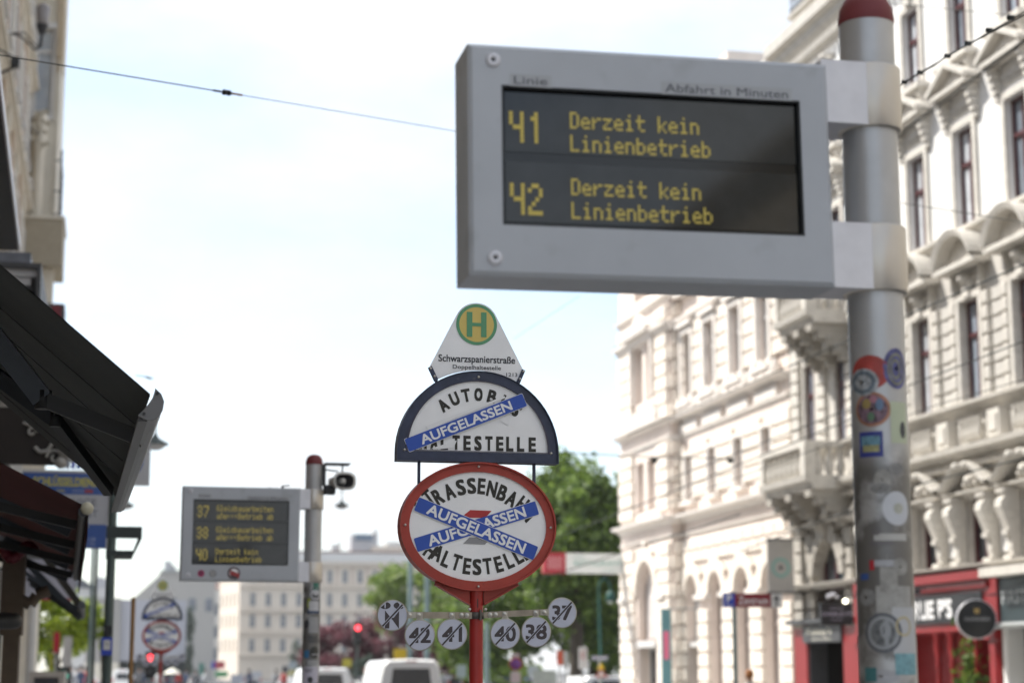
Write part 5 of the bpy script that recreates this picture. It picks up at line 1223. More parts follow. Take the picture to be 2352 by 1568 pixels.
def display(X, Y, label, pr, ztop, board, roll, scr, rows, brk, polem, hl=.16):
    t = thing('departure_display', label, 'display', (X,Y,0), 0, 'departure displays')
    pole = MB().bar((0,0,.13),(0,0,ztop-.075),pr,40,caps=False).build('pole', polem, t)
    MB().lathe([(pr+.001,-.085),(pr+.003,-.07),(pr*.97,-.035),(pr*.78,0-.005),(pr*.45,.012),(0,.018)], 36, (0,0,ztop)).build('cap', capred, pole)
    L, Rr, zb, zt = board; zm = (zb+zt)/2
    hs = bpy.data.objects.new('housing', None)
    yf = -.10; ch = .012
    # housing with opening for the screen
    sl, sr, sb, st = scr
    m = MB()
    L_, R2 = L, Rr
    wall = MB()
    us = [L+ch, sl, sr, R2-ch]; zs = [zb+ch, sb, st, zt-ch]
    for i in range(3):
        for j in range(3):
            if i == 1 and j == 1: continue
            m.add([(us[i],yf,zs[j]-zm),(us[i+1],yf,zs[j]-zm),(us[i+1],yf,zs[j+1]-zm),(us[i],yf,zs[j+1]-zm)], [(0,1,2,3)])
    a, b, c, d_ = (L,zb),(Rr,zb),(Rr,zt),(L,zt)
    o_ = [(L,yf+ch,zb-zm),(Rr,yf+ch,zb-zm),(Rr,yf+ch,zt-zm),(L,yf+ch,zt-zm)]; i_ = [(L+ch,yf,zb+ch-zm),(Rr-ch,yf,zb+ch-zm),(Rr-ch,yf,zt-ch-zm),(L+ch,yf,zt-ch-zm)]
    bk = [(x,.10,z) for x,_,z in o_]
    m.add(o_+i_+bk, [(0,1,5,4),(1,2,6,5),(2,3,7,6),(3,0,4,7),(0,1,9,8),(1,2,10,9),(2,3,11,10),(3,0,8,11),(8,9,10,11)])
    h_ = m.build('housing', housing_m, t, (0,0,zm), (0,roll,0))
    m = MB()
    for (xa,xb,za,zb_) in ((sl,sl,sb,st),(sr,sr,sb,st)): m.add([(xa,yf,za-zm),(xa,yf+.03,za-zm),(xa,yf+.03,zb_-zm),(xa,yf,zb_-zm)], [(0,1,2,3)])
    for zz_ in (sb,st): m.add([(sl,yf,zz_-zm),(sr,yf,zz_-zm),(sr,yf+.03,zz_-zm),(sl,yf+.03,zz_-zm)], [(0,1,2,3)])
    m.ring([(sl,sb-zm),(sr,sb-zm),(sr,st-zm),(sl,st-zm)], [(sl+.006,sb+.006-zm),(sr-.006,sb+.006-zm),(sr-.006,st-.006-zm),(sl+.006,st-.006-zm)], yf+.002, yf+.03)
    m.build('screen_gasket', rimdark, h_)
    MB().box(sl,sr,yf+.022,yf+.03,sb-zm,st-zm).build('screen', screen_m, h_)
    nr = len(rows['lines'])
    for k in range(nr):
        z1_ = st-(st-sb)*(k+.05)/nr-.004; z0_ = st-(st-sb)*(k+.93)/nr
        MB().box(sl+.012,sr-.012,yf+.019,yf+.0215,z0_-zm,z1_-zm).build('screen_row', band_m, h_)
    for s, x, z, p, hh in rows['text']:
        lm = MB(); dots(lm, s, x, z-zm, p, hh, yf+.0175); lm.build('led_lettering', led, h_)
    for s, xc, zc_, wd, hh in rows['print']:
        txt(s, mat('label_print', (.10,.105,.12), .6, var=0), h_, (xc,yf-.0012,zc_-zm), wd, hh, off=.014)
        MB().box(xc-wd/2-.012,xc+wd/2+.012,yf-.0008,yf-.0002,zc_-hh/2-.006-zm,zc_+hh/2+.006-zm).build('label_strip', mat('label_grey', (.37,.38,.40), .5, var=.03), h_)
    for zz_ in (zt-.048, zb+.05):
        MB().lathe([(0,-.004),(.006,-.004),(.0075,-.010),(.017,-.009),(.022,-.003),(.022,0)], 22, (L+.072,yf,zz_-zm), 'y').build('screw_cap', screwm, h_)
        MB().lathe([(0,-.0045),(.0062,-.0045)], 12, (L+.072,yf,zz_-zm), 'y').build('screw_socket', printd, h_)
    for z0_, z1_ in brk:
        MB().box(Rr-.02,.015,-.088,.088,z0_,z1_).build('bracket', alu, t)
        cl = MB().lathe([(pr*.6,z0_-.002),(pr+.012,z0_-.002),(pr+.015,z0_+.003),(pr+.015,z1_-.003),(pr+.012,z1_+.002),(pr*.6,z1_+.002)], 36).build('clamp_collar', mat('satin_collar', (.54,.50,.45), .34, metal=.6, var=.05), t)
    return t, pole, h_
W, Z0 = .1803, 0
z = lambda v: v+.0  # absolute heights
rows = {'lines': [1,2], 'text': [], 'print': []}
xo = 2.206
for base, big in (((3.176,3.108), 3.128), ((2.980,2.911), 2.924)):
    rows['text'] += [('Derzeit kein', 1.256-xo, base[0]+.013, .0327, .049), ('Linienbetrieb', 1.256-xo, base[1]+.013, .0327, .049)]
rows['text'] += [('41', 1.078-xo, 3.128+.012, .052, .092), ('42', 1.078-xo, 2.918+.012, .052, .092)]
rows['print'] = [('Linie', 1.138-xo, 3.305+.013, .098, .024), ('Abfahrt in Minuten', 1.725-xo, 3.313+.006, .376, .026)]
d1, pole1, h1 = display(xo, 5.1, 'large near blurred departure display on a stickered grey pole, two route lines', .0825, 3.667, (-1.249,-.166,2.749,3.421), R(-.72), (-1.153,-.257,2.895,3.302), rows, ((3.245,3.437),(2.748,2.944)), alup)
# the farther display
q = lambda y: 3.359-(y-330)*.0015
xl = lambda x: -1.240+(x-92)*.0015
rows = {'lines': [1,2,3], 'text': [], 'print': [('Linie', xl(228), q(390), .098, .026), ('Abfahrt in Minuten', xl(622), q(398), .375, .028)]}
for yy, n_, a_, b_ in ((445,'37','Gleisbauarbeiten','aße***Betrieb ab'),(578,'38','Gleisbauarbeiten','aße***Betrieb ab'),(714,'40','Derzeit kein','Linienbetrieb')):
    rows['text'] += [(n_, xl(186), q(yy+78), .058, .11), (a_, xl(306), q(yy+38), .0336, .055), (b_, xl(306), q(yy+86), .0336, .055)]
d2, pole2, h2 = display(1.82*1.0592, 17.9, 'farther departure display with three route lines on a stickered pole', .081, 3.68, (-1.240,-.137,2.477,3.359), R(.1), (-1.138,-.240,2.626,3.236), rows, ((3.169,3.354),(2.477,2.664)), alup2)
# round stickers on the lower rim of the farther display
zc = lambda y: q(y)-(2.477+3.359)/2
MB().plate(ell(xl(220),zc(873),.032,.032,24), -.1024,-.1012).build('sticker', mat('magenta_sticker', (.35,.03,.12), .5), h2)
txt('F', printd, h2, (xl(220),-.103,zc(873)), .026, .036, off=.02)
for r0, r1, mm in ((.033,.0,printd),(.027,.020,whitew),(.013,.006,whitew)):
    MB().ring(ell(xl(292),zc(873),r0,r0,24), ell(xl(292),zc(873),max(r1,.001),max(r1,.001),24), -.1024-(.033-r0)*.02,-.1012-(.033-r0)*.02-.0004).build('sticker', mm, h2)
MB().plate(ell(xl(422),zc(870),.06,.06,32), -.1024,-.1012).build('sticker', mat('dark_disc', (.09,.05,.06), .5), h2)
MB().plate(ell(xl(422),zc(870),.042,.042,28), -.1036,-.1026).build('sticker', bwhite, h2)
MB().plate([(xl(400),zc(850)),(xl(455),zc(872)),(xl(455),zc(905)),(xl(398),zc(880))], -.1046,-.1038).build('sticker', mat('flag_red', (.35,.04,.04), .5), h2)
MB().plate([(xl(400),zc(880)),(xl(450),zc(892)),(xl(440),zc(910)),(xl(405),zc(895))], -.1052,-.1048).build('sticker', printd, h2)
m = MB(); rv = random.Random(12)
for k in range(9):
    x = xl(515+k*22); m.tube([(x,-.1012,zc(905)),(x+.01+.02*rv.random(),-.1012,zc(865+25*rv.random())),(x+.03,-.1012,zc(900))], .0011, 4)
m.build('scratched_tag', mat('scratch_white', (.55,.55,.57), .6, var=0), h2)
txt('ANTIFASCHISTISCHE', bwhite, h2, (xl(422),-.1032,zc(905)+.0), .05, .006)
# stickers on the near pole
phi0 = math.atan2(-5.1, -2.206)
def ps(px, py, w_, h_, shape, m, lift=.0012, hw=66, xc=None):
    xc_ = xc if xc is not None else 2001+(py-400)*.0375
    ph = phi0+math.asin(max(-.97,min(.97,(px-xc_)/hw)))
    zz = at(2010, py, 5.1-.08).z
    sticker(pole1, .0825, ph, zz, w_, h_, shape, m, lift)
K = .00123
ps(1998,853,78*K*1.25,82*K,'disc',mat('sticker_red', (.34,.05,.04), .5, var=.25, scale=30))
ps(1984,875,60*K*1.3,66*K,'disc',mat('sticker_grey', (.30,.31,.32), .5, var=.5, scale=60),.0022); ps(1984,875,48*K*1.3,54*K,('ring',.7),mat('sticker_teal', (.12,.15,.18), .5, var=.5, scale=60),.003)
ps(2060,844,.085,98*K,'disc',mat('sticker_indigo', (.10,.10,.24), .5, var=.5, scale=50)); ps(2060,846,.06,78*K,('ring',.82),mat('sticker_olive', (.20,.20,.16), .5, var=.3, scale=50),.0022); ps(2058,846,.036,50*K,('ring',.7),MATS['sticker_olive'],.0022)
ps(2005,938,80*K*1.1,82*K,'disc',mat('sticker_orange', (.34,.16,.10), .5, var=.3, scale=30)); ps(2005,938,66*K*1.1,68*K,'disc',mat('sticker_collage', (.16,.10,.13), .5, var=.8, scale=60),.0022)
ps(1993,925,.026,.03,'disc',mat('spot_yellow', (.30,.22,.08), .5),.003); ps(2022,928,.022,.034,'disc',mat('spot_blue', (.12,.18,.28), .5),.003); ps(2003,955,.02,.026,'disc',mat('spot_green', (.10,.18,.11), .5),.003); ps(2008,915,.022,.022,'disc',mat('spot_pink', (.35,.16,.2), .5),.003)
ps(2068,968,.062,98*K,'rect',mat('sticker_lime', (.46,.50,.36), .5, var=.06, scale=20)); ps(2074,985,.022,.05,'disc',anth,.0022)
ps(2002,1018,.072,60*K,'rect',mat('sticker_navy', (.035,.045,.22), .5)); ps(2002,1010,.056,22*K,'rect',mat('sticker_patch', (.12,.24,.30), .5, var=.5, scale=50),.0022); ps(2003,1028,.05,16*K,'rect',mat('sticker_ochre', (.30,.29,.14), .5, var=.4, scale=50),.0022)
ps(2062,1166,.085,80*K,'disc',mat('sticker_white', (.52,.53,.56), .5, var=.05, scale=20)); ps(2065,1166,.03,.03,'disc',mat('sticker_sand', (.42,.42,.36), .5),.0022)
ps(2026,1246,.07,.010,'rect',mat('mark_dark', (.15,.14,.145), .6)); ps(2050,1232,.10,.02,'rect',mat('tape_pale', (.42,.41,.39), .6),.0008); ps(2032,1292,.075,.018,'rect',mat('sticker_pale', (.38,.38,.40), .5)); ps(2007,1296,.014,.028,'rect',mat('sticker_scarlet', (.4,.02,.03), .5),.0022)
ps(1990,1322,.03,.018,'rect',mat('sticker_cobalt', (.04,.09,.28), .5)); ps(2016,1218,.026,.024,('ring',.5),MATS['mark_dark'])
ps(2032,1452,.11,92*K,('ring',.84),mat('ring_ink', (.11,.115,.13), .6)); ps(2032,1452,.088,76*K,('ring',.8),mat('sticker_ash', (.30,.31,.32), .6)); ps(2032,1452,.07,60*K,'disc',mat('sticker_slate', (.14,.145,.15), .6, var=.5, scale=70)); ps(2038,1446,.03,.05,('ring',.55),MATS['sticker_ash'],.003); ps(2040,1452,.012,.07,'rect',MATS['sticker_ash'],.0032)
ps(2084,1448,.085,108*K,'rect',mat('sticker_offwhite', (.46,.46,.47), .6, var=.06),.0009); ps(2078,1437,.05,.056,('ring',.8),mat('ring_gold', (.48,.40,.22), .6),.002)
ps(2086,1524,.075,.06,'rect',mat('sticker_turquoise', (.18,.34,.38), .6, var=.3, scale=60),.0022); ps(2030,1552,.10,.04,'disc',MATS['sticker_pale']); ps(2005,1548,.04,.04,'rect',mat('sticker_deepteal', (.05,.16,.17), .6),.0015)
ps(2045,1330,.05,.07,'rect',mat('residue_a', (.30,.29,.27), .7, var=.3, scale=40)); ps(2070,1300,.05,.05,'disc',MATS['residue_a']); ps(2060,1385,.11,.10,'rect',mat('residue_b', (.36,.35,.33), .7, var=.2, scale=30),.0006)
ps(2030,1100,.05,.06,'disc',MATS['residue_a'],.0006); ps(2025,1120,.06,.03,'disc',mat('smear', (.22,.215,.21), .7, var=.3, scale=40),.0009); ps(2062,1075,.05,.035,'disc',MATS['smear'],.0009); ps(1995,1370,.06,.05,'disc',MATS['smear'],.0009); ps(2048,1290,.03,.06,'disc',MATS['smear'],.0009)
# stickers on the farther pole
phi2 = math.atan2(-17.9, -1.928)
def ps2(px, py, w_, h_, shape, m, lift=.0012):
    ph = phi2+math.asin(max(-.95,min(.95,(px-(718.5-(py-1340)*.005))/19.5)))
    sticker(pole2, .081, ph, at(720, py, 17.82).z, w_, h_, shape, m, lift)
k2 = 17.9/4300
ps2(728,1346,.06,.07,'rect',mat('st_green', (.06,.20,.15), .6, var=.4, scale=60)); ps2(727,1363,.13,.14,'disc',mat('st_white', (.5,.5,.52), .6, var=.08, scale=30)); ps2(727,1363,.12,.13,('ring',.85),printd,.002); ps2(727,1366,.07,.05,'disc',printd,.002); ps2(727,1361,.045,.05,'disc',MATS['st_white'],.003)
ps2(723,1394,.12,.11,'rect',mat('st_navy', (.05,.08,.16), .6)); ps2(724,1391,.10,.09,'rect',MATS['st_white'],.002)
ps2(712,1385,.03,.10,'rect',mat('st_lime', (.30,.34,.06), .6, var=.5, scale=50)); ps2(724,1434,.10,.15,'rect',mat('st_grey', (.33,.33,.34), .7, var=.08, scale=20)); ps2(707,1432,.06,.08,'disc',printd)
for k in range(6): ps2(714+k*3.6,1467,.012,.07,('ring',.55),printd)
ps2(726,1497,.10,.11,'disc',mat('st_black', (.05,.05,.045), .5)); ps2(728,1502,.07,.008,'rect',MATS['st_white'],.002); ps2(708,1501,.05,.07,'rect',mat('st_blue', (.05,.18,.36), .5)); ps2(724,1521,.12,.05,'rect',MATS['st_grey'])
ps2(718,1549,.155,.155,'rect',mat('st_lilac', (.48,.46,.54), .6, var=.03)); ps2(712,1536,.09,.008,'rect',printd,.002); ps2(712,1541,.07,.008,'rect',printd,.002); ps2(717,1560,.05,.06,'disc',printd,.002)
# cable ends and studs on the farther housing
MB().bar((-.30,.0,.44),(-.30,.0,.47),.012).bar((-.30,0,.47),(-.23,0,.475),.006).bar((-.42,0,.44),(-.42,0,.452),.014).bar((-1.16,0,.44),(-1.16,0,.448),.014).build('cable_stub', anth, h2)
# strap on main
# loudspeaker on farther pole
hx = 2.20-1.9278
t = thing('loudspeaker', 'grey horn loudspeaker with small hood fixed to the farther display pole', 'loudspeaker', (1.9278,17.9,0))
m = MB(); ctr = (.275,-.16,3.432)
def oval_horn(m, prof, c, dirv):
    n = 28; vs = []
    d = Vector(dirv).normalized(); u = d.cross(Vector((0,0,1))).normalized(); v = u.cross(d)
    for a, b, h in prof:
        for i in range(n):
            t_ = 2*PI*i/n; cx_, sx_ = math.cos(t_), math.sin(t_); e = .72
            x = a*math.copysign(abs(cx_)**e, cx_); y = b*math.copysign(abs(sx_)**e, sx_)
            vs.append(Vector(c)+u*x+v*y+d*h)
    m.add(vs, [(k*n+i,k*n+(i+1)%n,(k+1)*n+(i+1)%n,(k+1)*n+i) for k in range(len(prof)-1) for i in range(n)], True)
dv = (.22,-1,-.04)
oval_horn(m, [(.05,.05,-.34),(.055,.055,-.22),(.075,.062,-.14),(.098,.075,-.06),(.112,.084,0),(.115,.087,.006),(.092,.066,.008)], ctr, dv); m.build('horn_bell', mat('horn_grey', (.62,.61,.58), .5, var=.08), t)
m = MB(); oval_horn(m, [(.094,.068,.006),(.085,.06,-.05),(.06,.045,-.12),(.0,.0,-.13)], ctr, dv); m.build('horn_throat', mat('horn_dark', (.07,.07,.075), .6), t)
m = MB(); oval_horn(m, [(.0,.0,-.02),(.018,.018,-.022),(.03,.03,-.05),(.032,.032,-.12)], ctr, dv); m.build('horn_cone', MATS['horn_grey'], t)
MB().box(.08,.33,-.2,.03,3.592,3.60).build('rain_hood', anth, t)
MB().bar((.26,-.1,3.59),(.26,-.1,3.52),.008).bar((.10,-.03,3.55),(.22,-.08,3.53),.008).box(.078,.11,-.04,.04,3.40,3.60).bar((.1,.0,3.36),(.2,.02,3.36),.05).build('mounting', anth, t)

# ------------------------------------------------------------------ traffic in the distance
def white_van(px0, px1, ytop, Y, label, name='white_van', rz=0, cat='van', w_=2.0, L=5.2, H=2.02, m_=None):
    a = at(px0,1560,Y); b = at(px1,1560,Y); cx = (a.x+b.x)/2
    t = thing(name, label, cat, (cx,Y,0), rz); hw = (b.x-a.x)/2; H = at(0,ytop,Y).z
    # cross sections from tail to nose
    sec = [(0,hw*.80,H*.97,hw,.95),(.15,hw*.84,H,hw*1.0,1.0),(L*.75,hw*.84,H*.99,hw,1.0),(L*.88,hw*.78,H*.66,hw*.97,.9),(L,hw*.72,H*.5,hw*.9,.8)]
    vs = []; fs__ = []
    for y, wt, zt, wb, zb in sec:
        zb_ = H*.5*zb if zt > H*.55 else zt*.8
        vs += [(-wb,y,.35),(-wb,y,zb_),(-wt-.0,y,zt-.12),(-wt+.12,y,zt),(0,y,zt+.03),(wt-.12,y,zt),(wt,y,zt-.12),(wb,y,zb_),(wb,y,.35)]
    n = 9
    for k in range(len(sec)-1): fs__ += [(k*n+i,k*n+i+1,(k+1)*n+i+1,(k+1)*n+i) for i in range(n-1)]
    fs__ += [tuple(range(n)), tuple(range(4*n,5*n)[::-1])]
    MB().add(vs, fs__, False).build('body', m_ or carwhite, t)
    wz = H*.93-.0
    MB().add([(-hw*.62,-.012,H*.60),(hw*.62,-.012,H*.60),(hw*.55,-.008,wz-.12),(-hw*.55,-.008,wz-.12)], [(0,1,2,3)]).build('rear_window', glass_d, t)
    MB().box(-.16,.16,-.03,.03,H-.055,H-.02).build('brake_light', mat('brake_pink', (.65,.30,.30), .4), t)
    for s in (-1,1):
        MB().box(s*hw*.93-.05,s*hw*.93+.05,-.03,.0,.8,1.15).build('tail_light', taill, t)
        for y in (.9,L-.9): MB().lathe([(0,-.1),(.33,-.1),(.35,0),(.33,.1),(0,.1)], 20, (s*hw*.86,y,.35), 'x').build('wheel', tyre, t)
        MB().box(s*(hw+.1)-.08,s*(hw+.1)+.08,L*.7,L*.74,1.1,1.35).build('mirror', m_ or carwhite, t)
    return t
white_van(868,1020,1513,58,'white van seen from behind left of the red sign pole')
white_van(690,812,1533,80,'white car roof partly hidden by the farther display pole','white_car',cat='car')
white_van(257,305,1537,140,'small white van roof far down the street at the left','white_van')
white_van(1335,1455,1553,86,'white car roof at the foot of the big tree','white_car',cat='car')
white_van(188,212,1560,120,'pale car roof low at the left near the slim mast','white_car',cat='car'); white_van(218,234,1560,125,'pale car roof just right of the slim mast','white_car',cat='car')
cs_ = mat('silver_car_paint', (.42,.44,.46), .3, metal=.4, var=.03); cb_ = mat('blue_car_paint', (.05,.09,.17), .3, var=.03); ck_ = mat('dark_car_paint', (.04,.04,.045), .3, var=.03); cr_ = mat('red_car_paint', (.35,.03,.03), .3, var=.03)
for a_, b_, y_, Y_, m_, l_ in ((330,352,1556,150,cs_,'silver car roof just left of the far stop sign pole'),(380,408,1557,150,cb_,'dark blue car roof right of the far stop sign pole'),(437,470,1556,155,carwhite,'white car roof low below the green panel'),(560,600,1558,150,cs_,'silver car roof below the cream palace left of the shrub'),
    (640,676,1556,150,carwhite,'white car roof right of the yellow green shrub'),(835,860,1553,110,ck_,'dark car roof just left of the white van'),(1030,1064,1552,100,ck_,'dark car roof right of the white van'),(1120,1165,1556,95,cs_,'silver car roof right of the red sign pole'),(1205,1245,1558,95,cb_,'blue car roof left of the grey cabinet'),(262,300,1534,170,cr_,'red truck top behind the small white van')):
    white_van(a_,b_,y_,Y_,l_,'parked_car',cat='car',m_=m_)
# dark box with white frame bottom left
a = at(103,1541,34); b = at(246*.0+152,1541,34)
t = thing('delivery_truck', 'dark backed truck with pale frame at the bottom left corner', 'truck', ((a.x+b.x)/2-.15,34,0)); hw = (b.x-a.x)/2+.12; zt = at(120,1541,34).z
MB().box(-hw,-hw+.09,0,3,.4,zt).box(hw-.09,hw,0,3,.4,zt).box(-hw+.09,hw-.09,0,3,zt-.1,zt).build('box_frame', mat('truck_frame', (.42,.38,.35), .6), t); MB().box(-hw+.09,hw-.09,.03,2.9,.45,zt-.1).build('rear_door', mat('truck_dark', (.05,.045,.055), .6), t)
for s in (-1,1): MB().lathe([(0,-.1),(.3,-.1),(.3,.1),(0,.1)], 16, (s*hw*.8,.6,.3), 'x').build('wheel', tyre, t)
# signals
def signal(px, py, Y, m, label, stack=0):
    a = at(px,py,Y); t = thing('traffic_light', label, 'traffic light', (a.x,Y,0)); s = Y/60
    MB().box(-.15,.15,0,.25,a.z-.62,a.z+.2).build('signal_box', black, t)
    MB().lathe([(0,-.04),(.07,-.035),(.10,0)], 16, (0,0,a.z), 'y').build('lit_lens', m, t)
    for k in (1,2): MB().lathe([(0,-.02),(.09,0)], 14, (0,-.001,a.z-.21*k), 'y').build('dark_lens', anth, t)
    MB().bar((0,.12,0),(0,.12,a.z-.6),.05).build('pole', polegreen, t); return t
signal(345,1510,60,tl_red,'red traffic light beside the pole of the far stop sign')
signal(822,1441,70,tl_red,'red traffic light against the cream palace above the purple trees')
signal(145,1551,44,tl_grn,'green traffic light low at the left above the truck')
# signs near bottom
def post_sign(px, py, Y, w_, h_, m, name, label, shape='rect', pole=True, cat='sign'):
    a = at(px,py,Y); t = thing(name, label, cat, (a.x,Y,0))
    if shape == 'rect': MB().box(-w_/2,w_/2,-.04,.0,a.z-h_/2,a.z+h_/2).build('sign_board', m, t)
    else: MB().lathe([(0,-.03),(w_/2,-.03),(w_/2,0),(0,0)], 28, (0,0,a.z), 'y').build('sign_board', m, t)
    if pole: MB().bar((0,.03,0),(0,.03,a.z+h_/2-.05),.035,8).build('pole', zinc, t)
    return t, a.z
post_sign(919,1502,90,.62,.55,signyel,'yellow_sign','orange yellow sign just above the white van roof')
post_sign(797,1521,90,.42,.4,mat('dull_yellow', (.48,.42,.06), .5),'yellow_sign','smaller dull yellow sign right of the white car roof')
t, zz_ = post_sign(1184,1524,60,.42,.42,signred,'no_stopping_sign','round red and blue no stopping sign right of the red pole','disc')
MB().lathe([(0,-.035),(.15,-.035),(.15,-.032)], 24, (0,0,zz_), 'y').build('blue_field', signblue, t)
MB().plate([(-.13,zz_-.12),(-.10,zz_-.14),(.13,zz_+.12),(.10,zz_+.14)], -.038,-.036).plate([(-.13,zz_+.12),(-.10,zz_+.14),(.13,zz_-.12),(.10,zz_-.14)], -.041,-.039).build('red_cross', signred, t)
MB().box(-.13,.13,-.03,0,zz_+.215,zz_+.35).box(-.16,.16,-.03,0,zz_-.6,zz_-.25).build('extra_plate', mat('plate_pink', (.5,.42,.44), .5), t)
t, zz_ = post_sign(1339,1510,62,.29,.72,mat('plate_white', (.62,.62,.62), .5),'white_sign','tall white sign with red print below the big tree')
txt('HALT', mat('plate_red', (.5,.1,.1), .5), t, (0,-.044,zz_+.1), .18, .3)
post_sign(1300,1514,64,.15,.6,mat('plate_grey', (.40,.42,.42), .5),'white_sign','narrow grey sign left of the tall white sign')
t, zz_ = post_sign(1377,1510,70,.62,.16,mat('street_plate', (.24,.25,.33), .5),'street_name_sign','slate blue street name plate at the foot of the big tree')
txt('GARNISONGASSE', bwhite, t, (0,-.045,zz_), .5, .07)
t, zz_ = post_sign(1380,1540,66,.01,.1,signyel,'warning_signs','yellow warning sign over a red and white one beside the street name plate')
MB().plate([(-.14,zz_+.05),(.14,zz_+.05),(0,zz_+.3)], -.04,-.01).build('yellow_triangle', signyel, t); MB().plate([(-.24,zz_-.22),(.24,zz_-.22),(0,zz_+.1)], -.045,-.042).build('red_triangle', signred, t); MB().plate([(-.14,zz_-.17),(.14,zz_-.17),(0,zz_+.02)], -.05,-.047).build('white_field', whitew, t)
post_sign(1286,1510,66,.22,.5,mat('orange_red', (.5,.10,.06), .5),'red_flag_sign','small orange red sign under the dark tree')
post_sign(1490-1360,1474,60,.18,.62,mat('scarlet_banner', (.45,.02,.04), .5),'red_banner','narrow red banner below the bright green tree')
post_sign(155,1495,62,.28,.95,mat('hoard_white', (.46,.45,.45), .6),'advert_panel','tall white panel right of the red banner')
post_sign(117,1521,60,.12,.62,mat('yellow_green', (.30,.32,.02), .5),'yellow_sign','narrow yellow green sign above the truck')
t, zz_ = post_sign(501,1526,160,1.1,.6,mat('flag_red2', (.5,.08,.1), .5),'billboard','red and blue billboard in front of the cream palace'); MB().box(-.55,-.25,-.05,-.041,zz_-.3,zz_+.3).build('blue_field', signblue, t)
post_sign(509,1547,150,1.0,.45,mat('hoard_green', (.12,.36,.16), .6),'green_panel','green panel below the red and blue billboard')
post_sign(545,1558,150,1.0,.7,mat('panel_pale', (.46,.46,.5), .6),'advert_panel','pale panel right of the green panel')
post_sign(1250,1555,70,.9,.55,mat('box_grey', (.30,.34,.33), .6),'switch_cabinet','grey cabinet below the dark tree right of the red pole',cat='cabinet')
mast('catenary_mast','pale green catenary mast left of the round stop sign',941,90,at(941,1290,90).z+.3,.13,polelight,r1=.12); mast('catenary_mast','pale green catenary mast right behind the disc bar',980,90,at(981,1330,90).z+.3,.14,polelight,r1=.13)
mast('catenary_mast','pale green mast edge just right of the red sign pole',1118,80,at(1118,1450,80).z+.4,.12,polelight,r1=.11)
for a_, b_, Y_, w_, h_, c_, n_, l_ in ((340,1540,140,.5,.5,(.42,.30,.32),'notice_board','small pinkish notice board left of the parasol'),(463,1535,150,.4,.9,(.10,.25,.2),'notice_board','narrow green notice board under the farther display'),(589,1548,150,.8,.5,(.5,.5,.52),'notice_board','white notice board above the yellow green shrub'),
    (655,1536,150,.5,.5,(.08,.08,.09),'notice_board','dark notice board left of the farther display pole'),(672,1527,150,.6,.6,(.36,.40,.42),'notice_board','pale notice board beside the farther display pole'),(845,1540,100,.4,.4,(.5,.12,.06),'notice_board','small orange red board left of the white van'),(1060,1540,90,.45,.6,(.36,.42,.40),'notice_board','pale green board right of the white van'),(1225,1540,80,.5,.4,(.34,.38,.42),'notice_board','blue grey board left of the grey cabinet')):
    post_sign(a_,b_,Y_,w_,h_,mat('board_%d_tint'%a_,c_,.6),n_,l_)
tree('shrub', 'low dark green hedge right of the red sign pole', at(1155,1550,92).x, 92, 2.0, 1.3, .6, .45, 1.45, g1, 1500, .12, seed=61, trunk=.04, clumps=22, cat='shrub')
tree('shrub', 'light green hedge below the light green trees', at(1075,1550,100).x, 100, 2.0, 1.0, .6, .4, 1.5, g2, 1200, .12, seed=62, trunk=.04, clumps=20, cat='shrub')
tree('street_tree', 'small dark green tree below the purple trees', at(835,1520,118).x, 117, 3, .8, .6, .8, 1.9, g5, 1500, .16, seed=63, trunk=.06, clumps=22)
# parasol
a = at(396,1541,110); t = thing('parasol', 'cream parasol over a kiosk near the far stop sign', 'parasol', (a.x,110,0))
MB().lathe([(0,.22),(.3,.05),(.5,-.12)], 8, (0,0,a.z)).build('canopy', mat('parasol_cream', (.75,.72,.62), .7), t); MB().bar((0,0,0),(0,0,a.z+.2),.03).build('pole', zinc, t)

# ------------------------------------------------------------------ people far down the pavement
def person_mesh(seed, cloth, skin):
    rd = random.Random(seed); st_ = .12+.1*rd.random()
    V = [(0,0,.95),(0,0,1.15),(0,0,1.38),(0,.0,1.5),(0,-.01,1.6),(0,-.01,1.72),(.09,0,.9),(.1,st_,.5),(.1,st_*.6+.1,.08),(-.09,0,.9),(-.1,-st_,.5),(-.1,-st_*1.6,.1),
         (.19,0,1.38),(.24,-st_*.6,1.12),(.25,-st_*1.0,.88),(-.19,0,1.38),(-.24,st_*.5,1.12),(-.25,st_*.3,.88),(.1,st_*.6-.08,.04),(-.1,-st_*1.6-.14,.05)]
    E = [(0,1),(1,2),(2,3),(3,4),(4,5),(0,6),(6,7),(7,8),(0,9),(9,10),(10,11),(2,12),(12,13),(13,14),(2,15),(15,16),(16,17),(8,18),(11,19)]
    r = [.14,.12,.15,.055,.085,.075,.09,.06,.04,.09,.06,.04,.065,.045,.03,.065,.045,.03,.035,.035]
    me = bpy.data.meshes.new('person'); me.from_pydata(V, E, []); ob = bpy.data.objects.new('tmp', me); col.objects.link(ob)
    md = ob.modifiers.new('s','SKIN'); sv = me.skin_vertices[0].data
    for i, q_ in enumerate(r): sv[i].radius = (q_, q_*.8)
    sv[0].use_root = True
    ob.modifiers.new('u','SUBSURF').levels = 1
    dg = bpy.context.evaluated_depsgraph_get(); m2 = bpy.data.meshes.new_from_object(ob.evaluated_get(dg)); bpy.data.objects.remove(ob)
    m2.materials.clear(); m2.materials.append(cloth); m2.materials.append(skin); m2.materials.append(anth)
    for p in m2.polygons:
        z_ = p.center.z; p.material_index = 1 if (z_ > 1.5 or (abs(p.center.x) > .2 and z_ < .92)) else (2 if z_ < .92 else 0); p.use_smooth = True
    return m2
cl = [mat('coat_navy', (.04,.06,.12), .8), mat('shirt_white', (.55,.55,.55), .8), mat('jacket_grey', (.15,.15,.16), .8), mat('shirt_red', (.4,.06,.05), .8)]
